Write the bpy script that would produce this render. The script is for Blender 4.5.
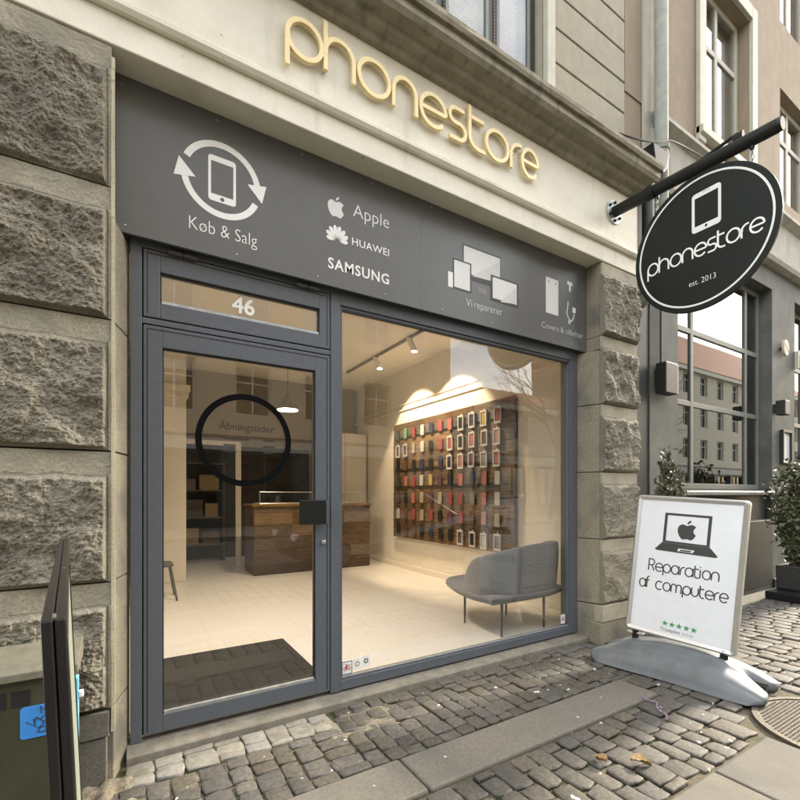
import bpy, math, random
from mathutils import Vector, Matrix, noise
R = math.radians
random.seed(7)
for o in list(bpy.data.objects): bpy.data.objects.remove(o)
S = bpy.context.scene
COL = S.collection
# ------------------------------------------------------------------ camera
H = 1.3; F = 445.0; CX = 400.0; CY = 494.0; YAW = R(31.33)
cam = bpy.data.cameras.new('camera'); camo = bpy.data.objects.new('camera', cam); COL.objects.link(camo)
camo.location = (0, 0, H); camo.rotation_euler = (R(90), 0, -YAW)
cam.sensor_width = 36; cam.lens = F/800*36; cam.shift_y = (CY-400)/800; cam.clip_start = .02; cam.clip_end = 600
S.camera = camo
# ------------------------------------------------------------------ sky, sun, exposure
SUN_EL = R(27); SUN_AZ = R(91)           # azimuth measured from +Y towards +X
w = bpy.data.worlds.new('World'); S.world = w; w.use_nodes = True
wn = w.node_tree.nodes; wl = w.node_tree.links; wn.clear()
sky = wn.new('ShaderNodeTexSky'); sky.sky_type = 'NISHITA'; sky.sun_disc = False
sky.sun_elevation = SUN_EL; sky.sun_rotation = SUN_AZ; sky.air_density = 1.2; sky.dust_density = 2.5; sky.ozone_density = 1.0
tcw = wn.new('ShaderNodeTexCoord'); mpw = wn.new('ShaderNodeMapping'); mpw.inputs['Scale'].default_value = (1, 1, 2.6)
nzw = wn.new('ShaderNodeTexNoise'); nzw.inputs['Scale'].default_value = 2.2; nzw.inputs['Detail'].default_value = 8; nzw.inputs['Roughness'].default_value = .58
rmp = wn.new('ShaderNodeValToRGB'); rmp.color_ramp.elements[0].position = .40; rmp.color_ramp.elements[1].position = .62
mxw = wn.new('ShaderNodeMix'); mxw.data_type = 'RGBA'
mxw.inputs['B'].default_value = (9.7, 9.4, 8.7, 1)
mulw = wn.new('ShaderNodeMath'); mulw.operation = 'MULTIPLY'; mulw.inputs[1].default_value = .85
bg = wn.new('ShaderNodeBackground'); bg.inputs['Strength'].default_value = .15
wo = wn.new('ShaderNodeOutputWorld')
wl.new(tcw.outputs['Generated'], mpw.inputs['Vector']); wl.new(mpw.outputs['Vector'], nzw.inputs['Vector'])
wl.new(nzw.outputs['Fac'], rmp.inputs['Fac']); wl.new(rmp.outputs['Color'], mulw.inputs[0]); wl.new(mulw.outputs[0], mxw.inputs['Factor'])
wl.new(sky.outputs['Color'], mxw.inputs['A']); wl.new(mxw.outputs['Result'], bg.inputs['Color']); wl.new(bg.outputs['Background'], wo.inputs['Surface'])
sl = bpy.data.lights.new('sun', 'SUN'); sl.energy = 2.2; sl.angle = R(7); sl.color = (1, .88, .70)
so = bpy.data.objects.new('sun', sl); COL.objects.link(so); so.location = (20, -6, 14)
sdir = Vector((math.sin(SUN_AZ)*math.cos(SUN_EL), math.cos(SUN_AZ)*math.cos(SUN_EL), math.sin(SUN_EL)))
so.rotation_euler = sdir.to_track_quat('Z', 'Y').to_euler()
S.view_settings.view_transform = 'Standard'; S.view_settings.look = 'None'; S.view_settings.gamma = 1
S.view_settings.use_curve_mapping = False; S.view_settings.exposure = 2.0
S.render.engine = 'CYCLES'
S.cycles.max_bounces = 10; S.cycles.diffuse_bounces = 5; S.cycles.transparent_max_bounces = 16; S.cycles.caustics_reflective = False
# ------------------------------------------------------------------ pixel helpers (800 px photograph)
_s, _c = math.sin(YAW), math.cos(YAW)
def ray(x, y):
    a = (x-CX)/F; return (_s+a*_c, _c-a*_s, (CY-y)/F)
def onY(x, y, Y): r = ray(x, y); t = Y/r[1]; return Vector((t*r[0], Y, H+t*r[2]))
def onX(x, y, X): r = ray(x, y); t = X/r[0]; return Vector((X, t*r[1], H+t*r[2]))
def onZ(x, y, Z): r = ray(x, y); t = (Z-H)/r[2]; return Vector((t*r[0], t*r[1], Z))
def proj(p):
    d = p[0]*_s+p[1]*_c; u = p[0]*_c-p[1]*_s
    if d < .05: return (-9999, -9999, .05)
    return (CX+F*u/d, CY-F*(p[2]-H)/d, d)
# ------------------------------------------------------------------ materials
def c4(c): return (c[0], c[1], c[2], 1)
def M(name, col, rough=.6, metal=0., var=.15, scale=18., bump=0., bscale=None, stretch=(1, 1, 1), col2=None, c2scale=4., c2lo=.5, c2hi=.62,
      streak=None, objrand=0., spots=None, sscale=25., slo=.70, shi=.73, spec=.5, coord='pos', detail=6., sheen=0., bdist=.01, coat=0.):
    m = bpy.data.materials.new(name); m.use_nodes = True
    n = m.node_tree.nodes; l = m.node_tree.links; b = n['Principled BSDF']
    b.inputs['Roughness'].default_value = rough; b.inputs['Metallic'].default_value = metal
    b.inputs['Specular IOR Level'].default_value = spec; b.inputs['Coat Weight'].default_value = coat
    if sheen: b.inputs['Sheen Weight'].default_value = sheen
    if coord == 'pos':
        g = n.new('ShaderNodeNewGeometry'); src = g.outputs['Position']
    else:
        g = n.new('ShaderNodeTexCoord'); src = g.outputs['Object']
    mp = n.new('ShaderNodeMapping'); mp.inputs['Scale'].default_value = stretch; l.new(src, mp.inputs['Vector'])
    nz = n.new('ShaderNodeTexNoise'); nz.inputs['Scale'].default_value = scale; nz.inputs['Detail'].default_value = detail; nz.inputs['Roughness'].default_value = .62
    l.new(mp.outputs['Vector'], nz.inputs['Vector'])
    mr = n.new('ShaderNodeMapRange'); mr.inputs['From Min'].default_value = .3; mr.inputs['From Max'].default_value = .7
    l.new(nz.outputs['Fac'], mr.inputs['Value'])
    mx = n.new('ShaderNodeMix'); mx.data_type = 'RGBA'; l.new(mr.outputs['Result'], mx.inputs['Factor'])
    mx.inputs['A'].default_value = c4([max(0, v*(1-var)) for v in col]); mx.inputs['B'].default_value = c4([min(1, v*(1+var)) for v in col])
    out = mx.outputs['Result']
    def layer(out, vec, sc, lo, hi, c, det=5.):
        q = n.new('ShaderNodeTexNoise'); q.inputs['Scale'].default_value = sc; q.inputs['Detail'].default_value = det; l.new(vec, q.inputs['Vector'])
        r = n.new('ShaderNodeMapRange'); r.inputs['From Min'].default_value = lo; r.inputs['From Max'].default_value = hi; l.new(q.outputs['Fac'], r.inputs['Value'])
        k = n.new('ShaderNodeMix'); k.data_type = 'RGBA'; l.new(r.outputs['Result'], k.inputs['Factor']); l.new(out, k.inputs['A']); k.inputs['B'].default_value = c4(c)
        return k.outputs['Result']
    if col2: out = layer(out, src, c2scale, c2lo, c2hi, col2)
    if streak:
        sm = n.new('ShaderNodeMapping'); sm.inputs['Scale'].default_value = streak[1]; l.new(src, sm.inputs['Vector'])
        out = layer(out, sm.outputs['Vector'], 1.0, streak[2], streak[3], streak[0])
    if objrand:
        oi = n.new('ShaderNodeObjectInfo'); hs = n.new('ShaderNodeHueSaturation')
        rr = n.new('ShaderNodeMapRange'); rr.inputs['To Min'].default_value = 1-objrand; rr.inputs['To Max'].default_value = 1+objrand
        l.new(oi.outputs['Random'], rr.inputs['Value']); l.new(rr.outputs['Result'], hs.inputs['Value']); l.new(out, hs.inputs['Color'])
        r2 = n.new('ShaderNodeMath'); r2.operation = 'MULTIPLY'; r2.inputs[1].default_value = 7.31; l.new(oi.outputs['Random'], r2.inputs[0])
        r3 = n.new('ShaderNodeMath'); r3.operation = 'FRACT'; l.new(r2.outputs[0], r3.inputs[0])
        r4 = n.new('ShaderNodeMapRange'); r4.inputs['To Min'].default_value = .6; r4.inputs['To Max'].default_value = 1.5; l.new(r3.outputs[0], r4.inputs['Value']); l.new(r4.outputs['Result'], hs.inputs['Saturation'])
        out = hs.outputs['Color']
    if spots: out = layer(out, src, sscale, slo, shi, spots, 2.)
    l.new(out, b.inputs['Base Color'])
    if bump:
        bn = n.new('ShaderNodeTexNoise'); bn.inputs['Scale'].default_value = bscale or scale*2; bn.inputs['Detail'].default_value = 7; bn.inputs['Roughness'].default_value = .65
        l.new(mp.outputs['Vector'], bn.inputs['Vector'])
        bp = n.new('ShaderNodeBump'); bp.inputs['Strength'].default_value = bump; bp.inputs['Distance'].default_value = bdist
        l.new(bn.outputs['Fac'], bp.inputs['Height']); l.new(bp.outputs['Normal'], b.inputs['Normal'])
    return m
def glass_mat(name, tint=(.95, .97, .96), ior=.05, rough=.0):
    m = bpy.data.materials.new(name); m.use_nodes = True; n = m.node_tree.nodes; l = m.node_tree.links; n.clear()
    o = n.new('ShaderNodeOutputMaterial'); t = n.new('ShaderNodeBsdfTransparent'); t.inputs['Color'].default_value = c4(tint)
    g = n.new('ShaderNodeBsdfGlossy'); g.inputs['Roughness'].default_value = rough; g.inputs['Color'].default_value = (.96, .97, .97, 1)
    lw = n.new('ShaderNodeLayerWeight'); lw.inputs['Blend'].default_value = .5      # facing = 1-|cos|: same on both faces of the pane
    pw = n.new('ShaderNodeMath'); pw.operation = 'POWER'; pw.inputs[1].default_value = 5; l.new(lw.outputs['Facing'], pw.inputs[0])
    f = n.new('ShaderNodeMapRange'); f.inputs['To Min'].default_value = ior; f.inputs['To Max'].default_value = 1.; l.new(pw.outputs[0], f.inputs['Value'])
    nt = n.new('ShaderNodeNewGeometry'); nz = n.new('ShaderNodeTexNoise'); nz.inputs['Scale'].default_value = 1.3; nz.inputs['Detail'].default_value = 1
    bp = n.new('ShaderNodeBump'); bp.inputs['Strength'].default_value = .05; bp.inputs['Distance'].default_value = .01
    l.new(nt.outputs['Position'], nz.inputs['Vector']); l.new(nz.outputs['Fac'], bp.inputs['Height']); l.new(bp.outputs['Normal'], g.inputs['Normal'])
    x = n.new('ShaderNodeMixShader'); l.new(f.outputs['Result'], x.inputs['Fac']); l.new(t.outputs['BSDF'], x.inputs[1]); l.new(g.outputs['BSDF'], x.inputs[2]); l.new(x.outputs['Shader'], o.inputs['Surface'])
    return m
def emit_mat(name, col, s):
    m = bpy.data.materials.new(name); m.use_nodes = True; b = m.node_tree.nodes['Principled BSDF']
    b.inputs['Base Color'].default_value = c4(col); b.inputs['Emission Color'].default_value = c4(col); b.inputs['Emission Strength'].default_value = s
    return m
MT = {}
MT['cream'] = M('cream_render', (.84, .81, .70), .75, var=.05, scale=5, bump=.14, bscale=60, col2=(.66, .62, .49), c2scale=3, c2lo=.55, c2hi=.85, streak=((.58, .54, .43), (11, 11, 1.2), .62, .9), spots=(.42, .39, .31), sscale=24, slo=.745, shi=.78)
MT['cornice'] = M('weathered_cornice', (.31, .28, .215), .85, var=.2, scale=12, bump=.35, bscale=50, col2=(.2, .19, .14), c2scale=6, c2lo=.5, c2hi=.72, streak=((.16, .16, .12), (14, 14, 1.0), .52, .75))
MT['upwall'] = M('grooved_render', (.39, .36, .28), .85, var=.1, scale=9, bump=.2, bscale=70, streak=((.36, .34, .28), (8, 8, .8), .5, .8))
MT['granite'] = M('rough_granite', (.215, .198, .155), .85, var=.34, scale=90, bump=.5, bscale=170, col2=(.145, .132, .104), c2scale=3.5, c2lo=.46, c2hi=.70, spots=(.36, .33, .27), sscale=110, slo=.64, shi=.72, bdist=.006)
MT['granite_s'] = M('dressed_granite', (.36, .333, .255), .8, var=.3, scale=130, bump=.25, bscale=190, col2=(.26, .24, .19), c2scale=5, c2lo=.45, c2hi=.68, bdist=.004)
MT['sunlit_margin'] = M('sunlit_dressed_margin', (.50, .46, .35), .8, var=.2, scale=90, bump=.2, bscale=150)  # sunlight on the corner edge put into the colour as a paler tone
MT['plinth'] = M('dark_plinth_granite', (.15, .145, .125), .75, var=.3, scale=60, bump=.2, bscale=120)
MT['jamb'] = M('jamb_granite', (.235, .214, .160), .82, var=.3, scale=90, bump=.3, bscale=150, col2=(.14, .13, .11), c2scale=4, c2lo=.48, c2hi=.68, bdist=.004)
MT['frame'] = M('slate_blue_frame_paint', (.112, .126, .150), .38, var=.06, scale=30, bump=.03, bscale=200, spec=.45)
MT['gasket'] = M('black_gasket', (.012, .012, .013), .6, var=.1)
MT['panel'] = M('grey_sign_panel', (.130, .134, .133), .34, var=.05, scale=6, bump=.01, bscale=5, spec=.5)
MT['white'] = M('white_vinyl', (.90, .90, .88), .5, var=.03, scale=30)
MT['vinyl_grey'] = M('pale_grey_vinyl', (.80, .81, .80), .5, var=.03, scale=30)
MT['ring_ink'] = M('matt_black_vinyl', (.006, .007, .007), .9, var=.05, spec=.05)
MT['panel_line'] = M('dark_icon_outline', (.05, .05, .05), .5, var=.03)
MT['vinyl_mid'] = M('mid_grey_vinyl', (.66, .67, .66), .5, var=.03)
MT['vinyl_dim'] = M('dim_grey_vinyl', (.22, .22, .22), .5, var=.03)
MT['steel'] = M('bright_steel', (.6, .6, .6), .35, metal=1, var=.1)
MT['gold'] = M('brushed_gold_letters', (.80, .66, .36), .42, metal=.2, var=.06, scale=20)
MT['gold_side'] = M('gold_letter_sides', (.62, .44, .17), .45, metal=.35, var=.06)
MT['black'] = M('black_painted_metal', (.010, .0115, .011), .45, var=.2, spec=.3, scale=30, bump=.04, bscale=120)
MT['signface'] = M('dark_sign_face', (.011, .0135, .012), .5, var=.12, scale=4, spec=.25)
MT['galv'] = M('galvanised', (.42, .44, .44), .5, metal=.6, var=.25, scale=25)
MT['sett'] = M('granite_setts', (.080, .074, .063), .72, var=.42, scale=45, bump=.45, bscale=90, objrand=.22, spots=(.60, .59, .54), sscale=15, slo=.71, shi=.735, bdist=.006)
MT['sett_w'] = M('chalky_white_setts', (.21, .204, .182), .85, var=.25, scale=30, bump=.35, bscale=80, objrand=.10, col2=(.15, .143, .125), c2scale=9, c2lo=.52, c2hi=.66)
MT['slab'] = M('granite_slab', (.118, .106, .083), .78, var=.28, scale=110, bump=.22, bscale=160, col2=(.088, .08, .064), c2scale=4, c2lo=.45, c2hi=.7, objrand=.1, bdist=.004)
MT['strip'] = M('granite_strip', (.135, .124, .10), .8, var=.25, scale=60, bump=.25, bscale=130, col2=(.12, .11, .095), c2scale=5, c2lo=.45, c2hi=.7, spots=(.62, .61, .57), sscale=11, slo=.735, shi=.76, objrand=.06, bdist=.004)
MT['bed'] = M('sand_and_moss_joints', (.105, .088, .060), .95, var=.4, scale=40, bump=.6, bscale=80, col2=(.045, .058, .018), c2scale=5, c2lo=.50, c2hi=.60)
MT['sill'] = M('concrete_sill', (.22, .205, .17), .85, var=.2, scale=25, bump=.25, bscale=90, col2=(.15, .14, .11), c2scale=7, c2lo=.45, c2hi=.7)
MT['mortar'] = M('sandy_mortar', (.20, .175, .13), .95, var=.4, scale=60, bump=.7, bscale=90)
MT['moss'] = M('moss', (.07, .10, .025), .95, var=.4, scale=80)
MT['iron'] = M('cast_iron', (.10, .085, .065), .6, metal=.3, var=.3, scale=40, bump=.3, bscale=120)
MT['brass_inset'] = M('worn_inset', (.42, .38, .28), .6, var=.3, scale=60)
MT['asphalt'] = M('asphalt', (.05, .05, .05), .85, var=.3, scale=60, bump=.3, bscale=200)
MT['wood_floor'] = M('pale_oak_floor', (.66, .64, .60), .4, var=.05, scale=3, stretch=(1, 9, 9), objrand=.012)
MT['inwall'] = M('warm_white_wall', (.76, .71, .62), .8, var=.03, scale=6)
MT['inwall_shade'] = M('shaded_back_wall', (.21, .18, .14), .8, var=.05, scale=5)  # dimness of the unlit back wall put into the colour
MT['indark'] = M('dark_backroom', (.07, .052, .036), .8, var=.3, scale=5)  # darkness of the unlit back room put into the colour
MT['plank'] = M('reclaimed_plank', (.125, .088, .056), .65, var=.5, scale=6, stretch=(1, 1.2, 9), bump=.3, bscale=14, objrand=.4, coord='pos')
MT['plank_l'] = M('reclaimed_light_plank', (.17, .115, .068), .6, var=.4, scale=6, stretch=(1.2, 1, 9), bump=.3, bscale=14, objrand=.3)
MT['mat'] = M('door_mat_fibre', (.018, .017, .014), .95, var=.5, scale=60, bump=.5, bscale=120)
MT['sofa'] = M('grey_wool', (.16, .16, .165), .95, var=.12, scale=60, bump=.2, bscale=300, sheen=.3)
MT['bplastic'] = M('silver_grey_plastic', (.135, .15, .165), .5, var=.07, scale=5, bump=.10, bscale=220, col2=(.10, .108, .112), c2scale=9, c2lo=.48, c2hi=.72, streak=((.20, .205, .20), (30, 6, 20), .64, .72))
MT['alu'] = M('aluminium_frame', (.55, .55, .53), .38, metal=.7, var=.06, scale=40)
MT['poster'] = M('poster_paper', (.76, .785, .83), .42, var=.03, scale=6, bump=.25, bscale=6, bdist=.02)
MT['packw'] = M('package_card', (.50, .49, .46), .6, var=.04)
MT['poster_g'] = M('pale_green_poster', (.17, .20, .165), .55, var=.1, scale=8)
MT['ink'] = M('dark_ink', (.035, .032, .028), .5, var=.05)
MT['green_ink'] = M('green_ink', (.05, .30, .12), .5, var=.05)
MT['grey_ink'] = M('grey_ink', (.25, .28, .27), .5, var=.05)
MT['red_ink'] = M('red_ink', (.45, .05, .05), .5, var=.05)
MT['blue_ink'] = M('blue_ink', (.06, .09, .25), .5, var=.05)
MT['cabinet'] = M('olive_cabinet_paint', (.055, .052, .028), .55, var=.2, scale=10, bump=.08, bscale=80, col2=(.035, .032, .018), c2scale=5, c2lo=.5, c2hi=.7)
MT['cab_lid'] = M('cabinet_lid', (.16, .15, .11), .7, var=.2, scale=20, bump=.2)
MT['blue'] = M('bright_blue_sticker', (.05, .27, .72), .5, var=.08, scale=20)
MT['strip_blue'] = M('blue_tape', (.16, .45, .75), .4, var=.3, scale=12)
MT['maroon'] = M('black_maroon_edge', (.012, .010, .010), .3, var=.2, scale=30, spots=(.5, .45, .42), sscale=45, slo=.74, shi=.76)
MT['ngrey'] = M('neighbour_grey_render', (.115, .122, .112), .75, var=.2, scale=4, bump=.15, bscale=40, col2=(.17, .178, .165), c2scale=2, c2lo=.5, c2hi=.75)
MT['ndark'] = M('neighbour_dark_paint', (.022, .026, .025), .5, var=.2, scale=6)
MT['npale'] = M('neighbour_pale_band', (.44, .43, .38), .8, var=.12, scale=6, bump=.15, streak=((.28, .27, .24), (10, 10, 1), .52, .8))
MT['npink'] = M('neighbour_brown_render', (.33, .268, .195), .85, var=.10, scale=5, bump=.2, bscale=50, streak=((.27, .215, .155), (4, 4, .5), .5, .8))
MT['ntrim'] = M('window_trim_paint', (.55, .53, .45), .6, var=.08, scale=10)
MT['npipe'] = M('grey_green_pipe', (.30, .32, .28), .8, var=.15, scale=12)
MT['wframe'] = M('grey_window_paint', (.19, .20, .18), .5, var=.1, scale=14)
MT['wdark'] = M('dark_window_paint', (.05, .055, .05), .45, var=.1, scale=14)
MT['blind'] = M('white_blind', (.72, .74, .76), .6, var=.03)
MT['leafg'] = M('shrub_leaf', (.10, .115, .042), .5, var=.65, scale=45, objrand=.2)
MT['bark'] = M('bark', (.08, .06, .045), .9, var=.3, scale=30)
MT['pot'] = M('planter_zinc', (.04, .04, .038), .6, var=.2, scale=12)
MT['leaf_dry'] = M('dry_leaf', (.36, .25, .12), .7, var=.25, scale=40)
MT['chain'] = M('violet_chain', (.32, .25, .36), .35, metal=.6, var=.2)
MT['lampw'] = emit_mat('lamp_glow', (1, .86, .62), 14)
MT['lampdark'] = M('lamp_grey', (.09, .085, .08), .5, var=.1)
MT['brick_o'] = M('opposite_ochre', (.52, .42, .28), .85, var=.1, scale=3)
MT['cream_o'] = M('opposite_cream', (.55, .50, .40), .85, var=.1, scale=3)
MT['dark_o'] = M('opposite_shopfront', (.05, .055, .05), .5, var=.2, scale=3)
MT['grey_o'] = M('opposite_grey', (.30, .29, .27), .85, var=.1, scale=3)
MT['roof_o'] = M('red_tile_roof', (.23, .075, .045), .8, var=.2, scale=8)
MT['car'] = M('car_paint', (.05, .055, .065), .25, metal=.3, var=.05, coat=.6)
MT['tyre'] = M('tyre', (.015, .015, .015), .85, var=.1)
MT['glass'] = glass_mat('clear_shop_glass', (.97, .97, .96), .052)
MT['glass_w'] = glass_mat('house_window_glass', (.85, .86, .87), .26)
MT['glass_up'] = glass_mat('upper_window_glass', (.80, .82, .84), .06)
MT['glass_dark'] = glass_mat('dark_reflecting_glass', (.40, .41, .40), .14)
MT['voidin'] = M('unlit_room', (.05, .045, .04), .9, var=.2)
# ------------------------------------------------------------------ object helpers
_labels = set()
def tag(o, label=None, cat=None, group=None, kind=None):
    if label: o['label'] = label
    if cat: o['category'] = cat
    if group: o['group'] = group
    if kind: o['kind'] = kind
    return o
def root(name, loc, label, cat, group=None, rot=(0, 0, 0)):
    o = bpy.data.objects.new(name, None); COL.objects.link(o); o.location = loc; o.rotation_euler = rot; o.empty_display_size = .1
    o['wo'] = 0
    del o['wo']
    return tag(o, label, cat, group)
def worg(p):
    v = Vector((0, 0, 0))
    while p is not None: v = v+p.location; p = p.parent
    return v
class MB:
    def __init__(s): s.v = []; s.f = []
    def add(s, vs, fs):
        b = len(s.v); s.v += [tuple(v) for v in vs]; s.f += [tuple(b+i for i in f) for f in fs]; return s
    def box(s, x0, x1, y0, y1, z0, z1):
        return s.add([(x0, y0, z0), (x1, y0, z0), (x1, y1, z0), (x0, y1, z0), (x0, y0, z1), (x1, y0, z1), (x1, y1, z1), (x0, y1, z1)],
                     [(3, 2, 1, 0), (4, 5, 6, 7), (0, 1, 5, 4), (1, 2, 6, 5), (2, 3, 7, 6), (3, 0, 4, 7)])
    def prism(s, pts, fn, a, b):      # pts 2-D loop, fn(u,v,w)->xyz, extruded from w=a to w=b
        n = len(pts)
        return s.add([fn(u, v, a) for u, v in pts]+[fn(u, v, b) for u, v in pts],
                     [tuple(range(n))[::-1], tuple(range(n, 2*n))]+[(i, (i+1) % n, n+(i+1) % n, n+i) for i in range(n)])
    def tube(s, path, r, n=8, closed=False):
        path = [Vector(p) for p in path]; m = len(path); vs = []; fs = []
        rr = r if isinstance(r, (list, tuple)) else [r]*m
        up0 = None
        for i, p in enumerate(path):
            if closed: t = path[(i+1) % m]-path[i-1]
            else: t = path[min(i+1, m-1)]-path[max(i-1, 0)]
            t.normalize()
            if up0 is None:
                up0 = Vector((0, 0, 1)) if abs(t.z) < .9 else Vector((1, 0, 0))
            a = t.cross(up0); a.normalize(); b = a.cross(t); b.normalize(); up0 = b
            for k in range(n):
                q = 2*math.pi*k/n; vs.append(p+a*(math.cos(q)*rr[i])+b*(math.sin(q)*rr[i]))
        for i in range(m if closed else m-1):
            j = (i+1) % m
            for k in range(n): fs.append((i*n+k, i*n+(k+1) % n, j*n+(k+1) % n, j*n+k))
        if not closed: fs.append(tuple(range(n))[::-1]); fs.append(tuple((m-1)*n+k for k in range(n)))
        return s.add(vs, fs)
    def lathe(s, prof, c, n=24, fn=None):
        vs = []; fs = []
        for r, z in prof:
            for k in range(n):
                q = 2*math.pi*k/n; p = (r*math.cos(q), r*math.sin(q), z)
                vs.append(fn(*p) if fn else (c[0]+p[0], c[1]+p[1], c[2]+p[2]))
        for i in range(len(prof)-1):
            for k in range(n): fs.append((i*n+k, i*n+(k+1) % n, (i+1)*n+(k+1) % n, (i+1)*n+k))
        fs.append(tuple(range(n))[::-1]); fs.append(tuple((len(prof)-1)*n+k for k in range(n)))
        return s.add(vs, fs)
    def mesh(s, name, mat, smooth=False, off=Vector((0, 0, 0))):
        me = bpy.data.meshes.new(name); me.from_pydata([(v[0]-off[0], v[1]-off[1], v[2]-off[2]) for v in s.v], [], s.f); me.validate(); me.update()
        import bmesh
        bm = bmesh.new(); bm.from_mesh(me); bmesh.ops.recalc_face_normals(bm, faces=bm.faces); bm.to_mesh(me); bm.free()
        if mat is not None: me.materials.append(MT[mat] if isinstance(mat, str) else mat)
        if smooth: me.polygons.foreach_set('use_smooth', [True]*len(me.polygons))
        return me
    def build(s, name, mat, parent=None, smooth=False, bevel=0., local=False, seg=2):
        off = Vector((0, 0, 0))
        if parent is not None and not local: off = worg(parent)
        elif parent is None and not local:
            xs = [v[0] for v in s.v]; ys = [v[1] for v in s.v]; zs = [v[2] for v in s.v]
            off = Vector(((min(xs)+max(xs))/2, (min(ys)+max(ys))/2, min(zs)))
        me = s.mesh(name, mat, smooth, off); o = bpy.data.objects.new(name, me); COL.objects.link(o)
        if parent is not None: o.parent = parent
        else: o.location = off
        if bevel:
            b = o.modifiers.new('bevel', 'BEVEL'); b.width = bevel; b.segments = seg; b.limit_method = 'ANGLE'; b.angle_limit = R(40)
        return o
def box(name, mat, parent, x0, x1, y0, y1, z0, z1, bevel=0.): return MB().box(x0, x1, y0, y1, z0, z1).build(name, mat, parent, bevel=bevel)
def wall_cells(mb, x0, x1, z0, z1, y0, y1, ops):
    xs = sorted({x0, x1, *[min(max(v, x0), x1) for o in ops for v in o[:2]]}); zs = sorted({z0, z1, *[min(max(v, z0), z1) for o in ops for v in o[2:]]})
    nx, nz = len(xs)-1, len(zs)-1
    def solid(i, j):
        if i < 0 or j < 0 or i >= nx or j >= nz: return False
        cx = (xs[i]+xs[i+1])/2; cz = (zs[j]+zs[j+1])/2
        return not any(o[0] < cx < o[1] and o[2] < cz < o[3] for o in ops)
    for i in range(nx):
        for j in range(nz):
            if not solid(i, j): continue
            a, b, c, d = xs[i], xs[i+1], zs[j], zs[j+1]
            mb.add([(a, y0, c), (b, y0, c), (b, y0, d), (a, y0, d)], [(0, 1, 2, 3)]); mb.add([(a, y1, c), (b, y1, c), (b, y1, d), (a, y1, d)], [(3, 2, 1, 0)])
            if not solid(i-1, j): mb.add([(a, y0, c), (a, y1, c), (a, y1, d), (a, y0, d)], [(0, 3, 2, 1)])
            if not solid(i+1, j): mb.add([(b, y0, c), (b, y1, c), (b, y1, d), (b, y0, d)], [(0, 1, 2, 3)])
            if not solid(i, j-1): mb.add([(a, y0, c), (b, y0, c), (b, y1, c), (a, y1, c)], [(0, 3, 2, 1)])
            if not solid(i, j+1): mb.add([(a, y0, d), (b, y0, d), (b, y1, d), (a, y1, d)], [(0, 1, 2, 3)])
    return mb
def frame_mb(x0, x1, y0, y1, z0, z1, fw, bars_x=(), bars_z=(), bw=None, fb=None):
    bw = bw or fw; fb = fw if fb is None else fb; m = MB()
    m.box(x0, x0+fw, y0, y1, z0, z1); m.box(x1-fw, x1, y0, y1, z0, z1); m.box(x0+fw, x1-fw, y0, y1, z0, z0+fb); m.box(x0+fw, x1-fw, y0, y1, z1-fw, z1)
    for b in bars_x: m.box(b-bw/2, b+bw/2, y0+.003, y1-.003, z0+fb, z1-fw)
    for b in bars_z: m.box(x0+fw, x1-fw, y0+.005, y1-.005, b-bw/2, b+bw/2)
    return m
# ---- flat lettering
def arc(cx, cy, r, a0, a1, n=14, ry=None):
    ry = ry or r
    return [(cx+r*math.cos(R(a0+(a1-a0)*i/n)), cy+ry*math.sin(R(a0+(a1-a0)*i/n))) for i in range(n+1)]
CIRC = lambda cx, cy, r, n=32: [(cx+r*math.cos(2*math.pi*i/n), cy+r*math.sin(2*math.pi*i/n)) for i in range(n)]
GL = {  # strokes (closed?, points), advance ; x-height = 1
 'p': ([(1, CIRC(.5, .5, .5)), (0, [(0, .5), (0, -.38)])], 1.12), 'h': ([(0, [(0, 1.35), (0, 0)]), (0, [(0, .45)]+arc(.45, .55, .45, 180, 0)+[(.9, 0)])], 1.08),
 'o': ([(1, CIRC(.5, .5, .5))], 1.12), 'n': ([(0, [(0, 0), (0, .5)]+arc(.45, .55, .45, 180, 0)+[(.9, 0)])], 1.08),
 'e': ([(0, arc(.5, .5, .5, 0, 318, 26)), (0, [(.02, .5), (.98, .5)])], 1.10), 's': ([(0, [(.66, 1), (.27, 1)]+arc(.27, .76, .24, 95, 265, 10)+arc(.45, .26, .26, 85, -85, 10)+[(.42, 0), (.02, 0)])], .84),
 't': ([(0, [(0, 1.38), (0, .35)]+arc(.35, .35, .35, 185, 268, 8)+[(.58, 0)]), (0, [(.0, 1.0), (.52, 1.0)])], .70), 'r': ([(0, [(0, 0), (0, .5)]+arc(.45, .5, .45, 180, 78, 9))], .64),
 'a': ([(1, CIRC(.5, .5, .5)), (0, [(1, 1), (1, 0)])], 1.22), 'c': ([(0, arc(.5, .5, .5, 48, 312, 24))], 1.05),
 'f': ([(0, [(0, 0), (0, 1.1)]+arc(.3, 1.1, .28, 180, 80, 8)), (0, [(-.2, .92), (.4, .92)])], .62), 'm': ([(0, [(0, 0), (0, .6)]+arc(.34, .64, .34, 180, 0)+[(.68, 0)]), (0, [(.68, .55)]+arc(1.02, .64, .34, 180, 0)+[(1.36, 0)])], 1.58),
 'u': ([(0, [(0, 1), (0, .45)]+arc(.43, .45, .43, 180, 360)+[(.86, 1)])], 1.06), 'i': ([(0, [(0, 0), (0, 1)]), (0, [(0, 1.22), (0, 1.34)])], .30),
 'R': ([(0, [(0, 0), (0, 1.38), (.42, 1.38)]+arc(.42, 1.02, .36, 85, -85, 10)+[(.42, .66), (0, .66)]), (0, [(.45, .66), (.82, 0)])], 1.0), ' ': ([], .55)}
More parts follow.
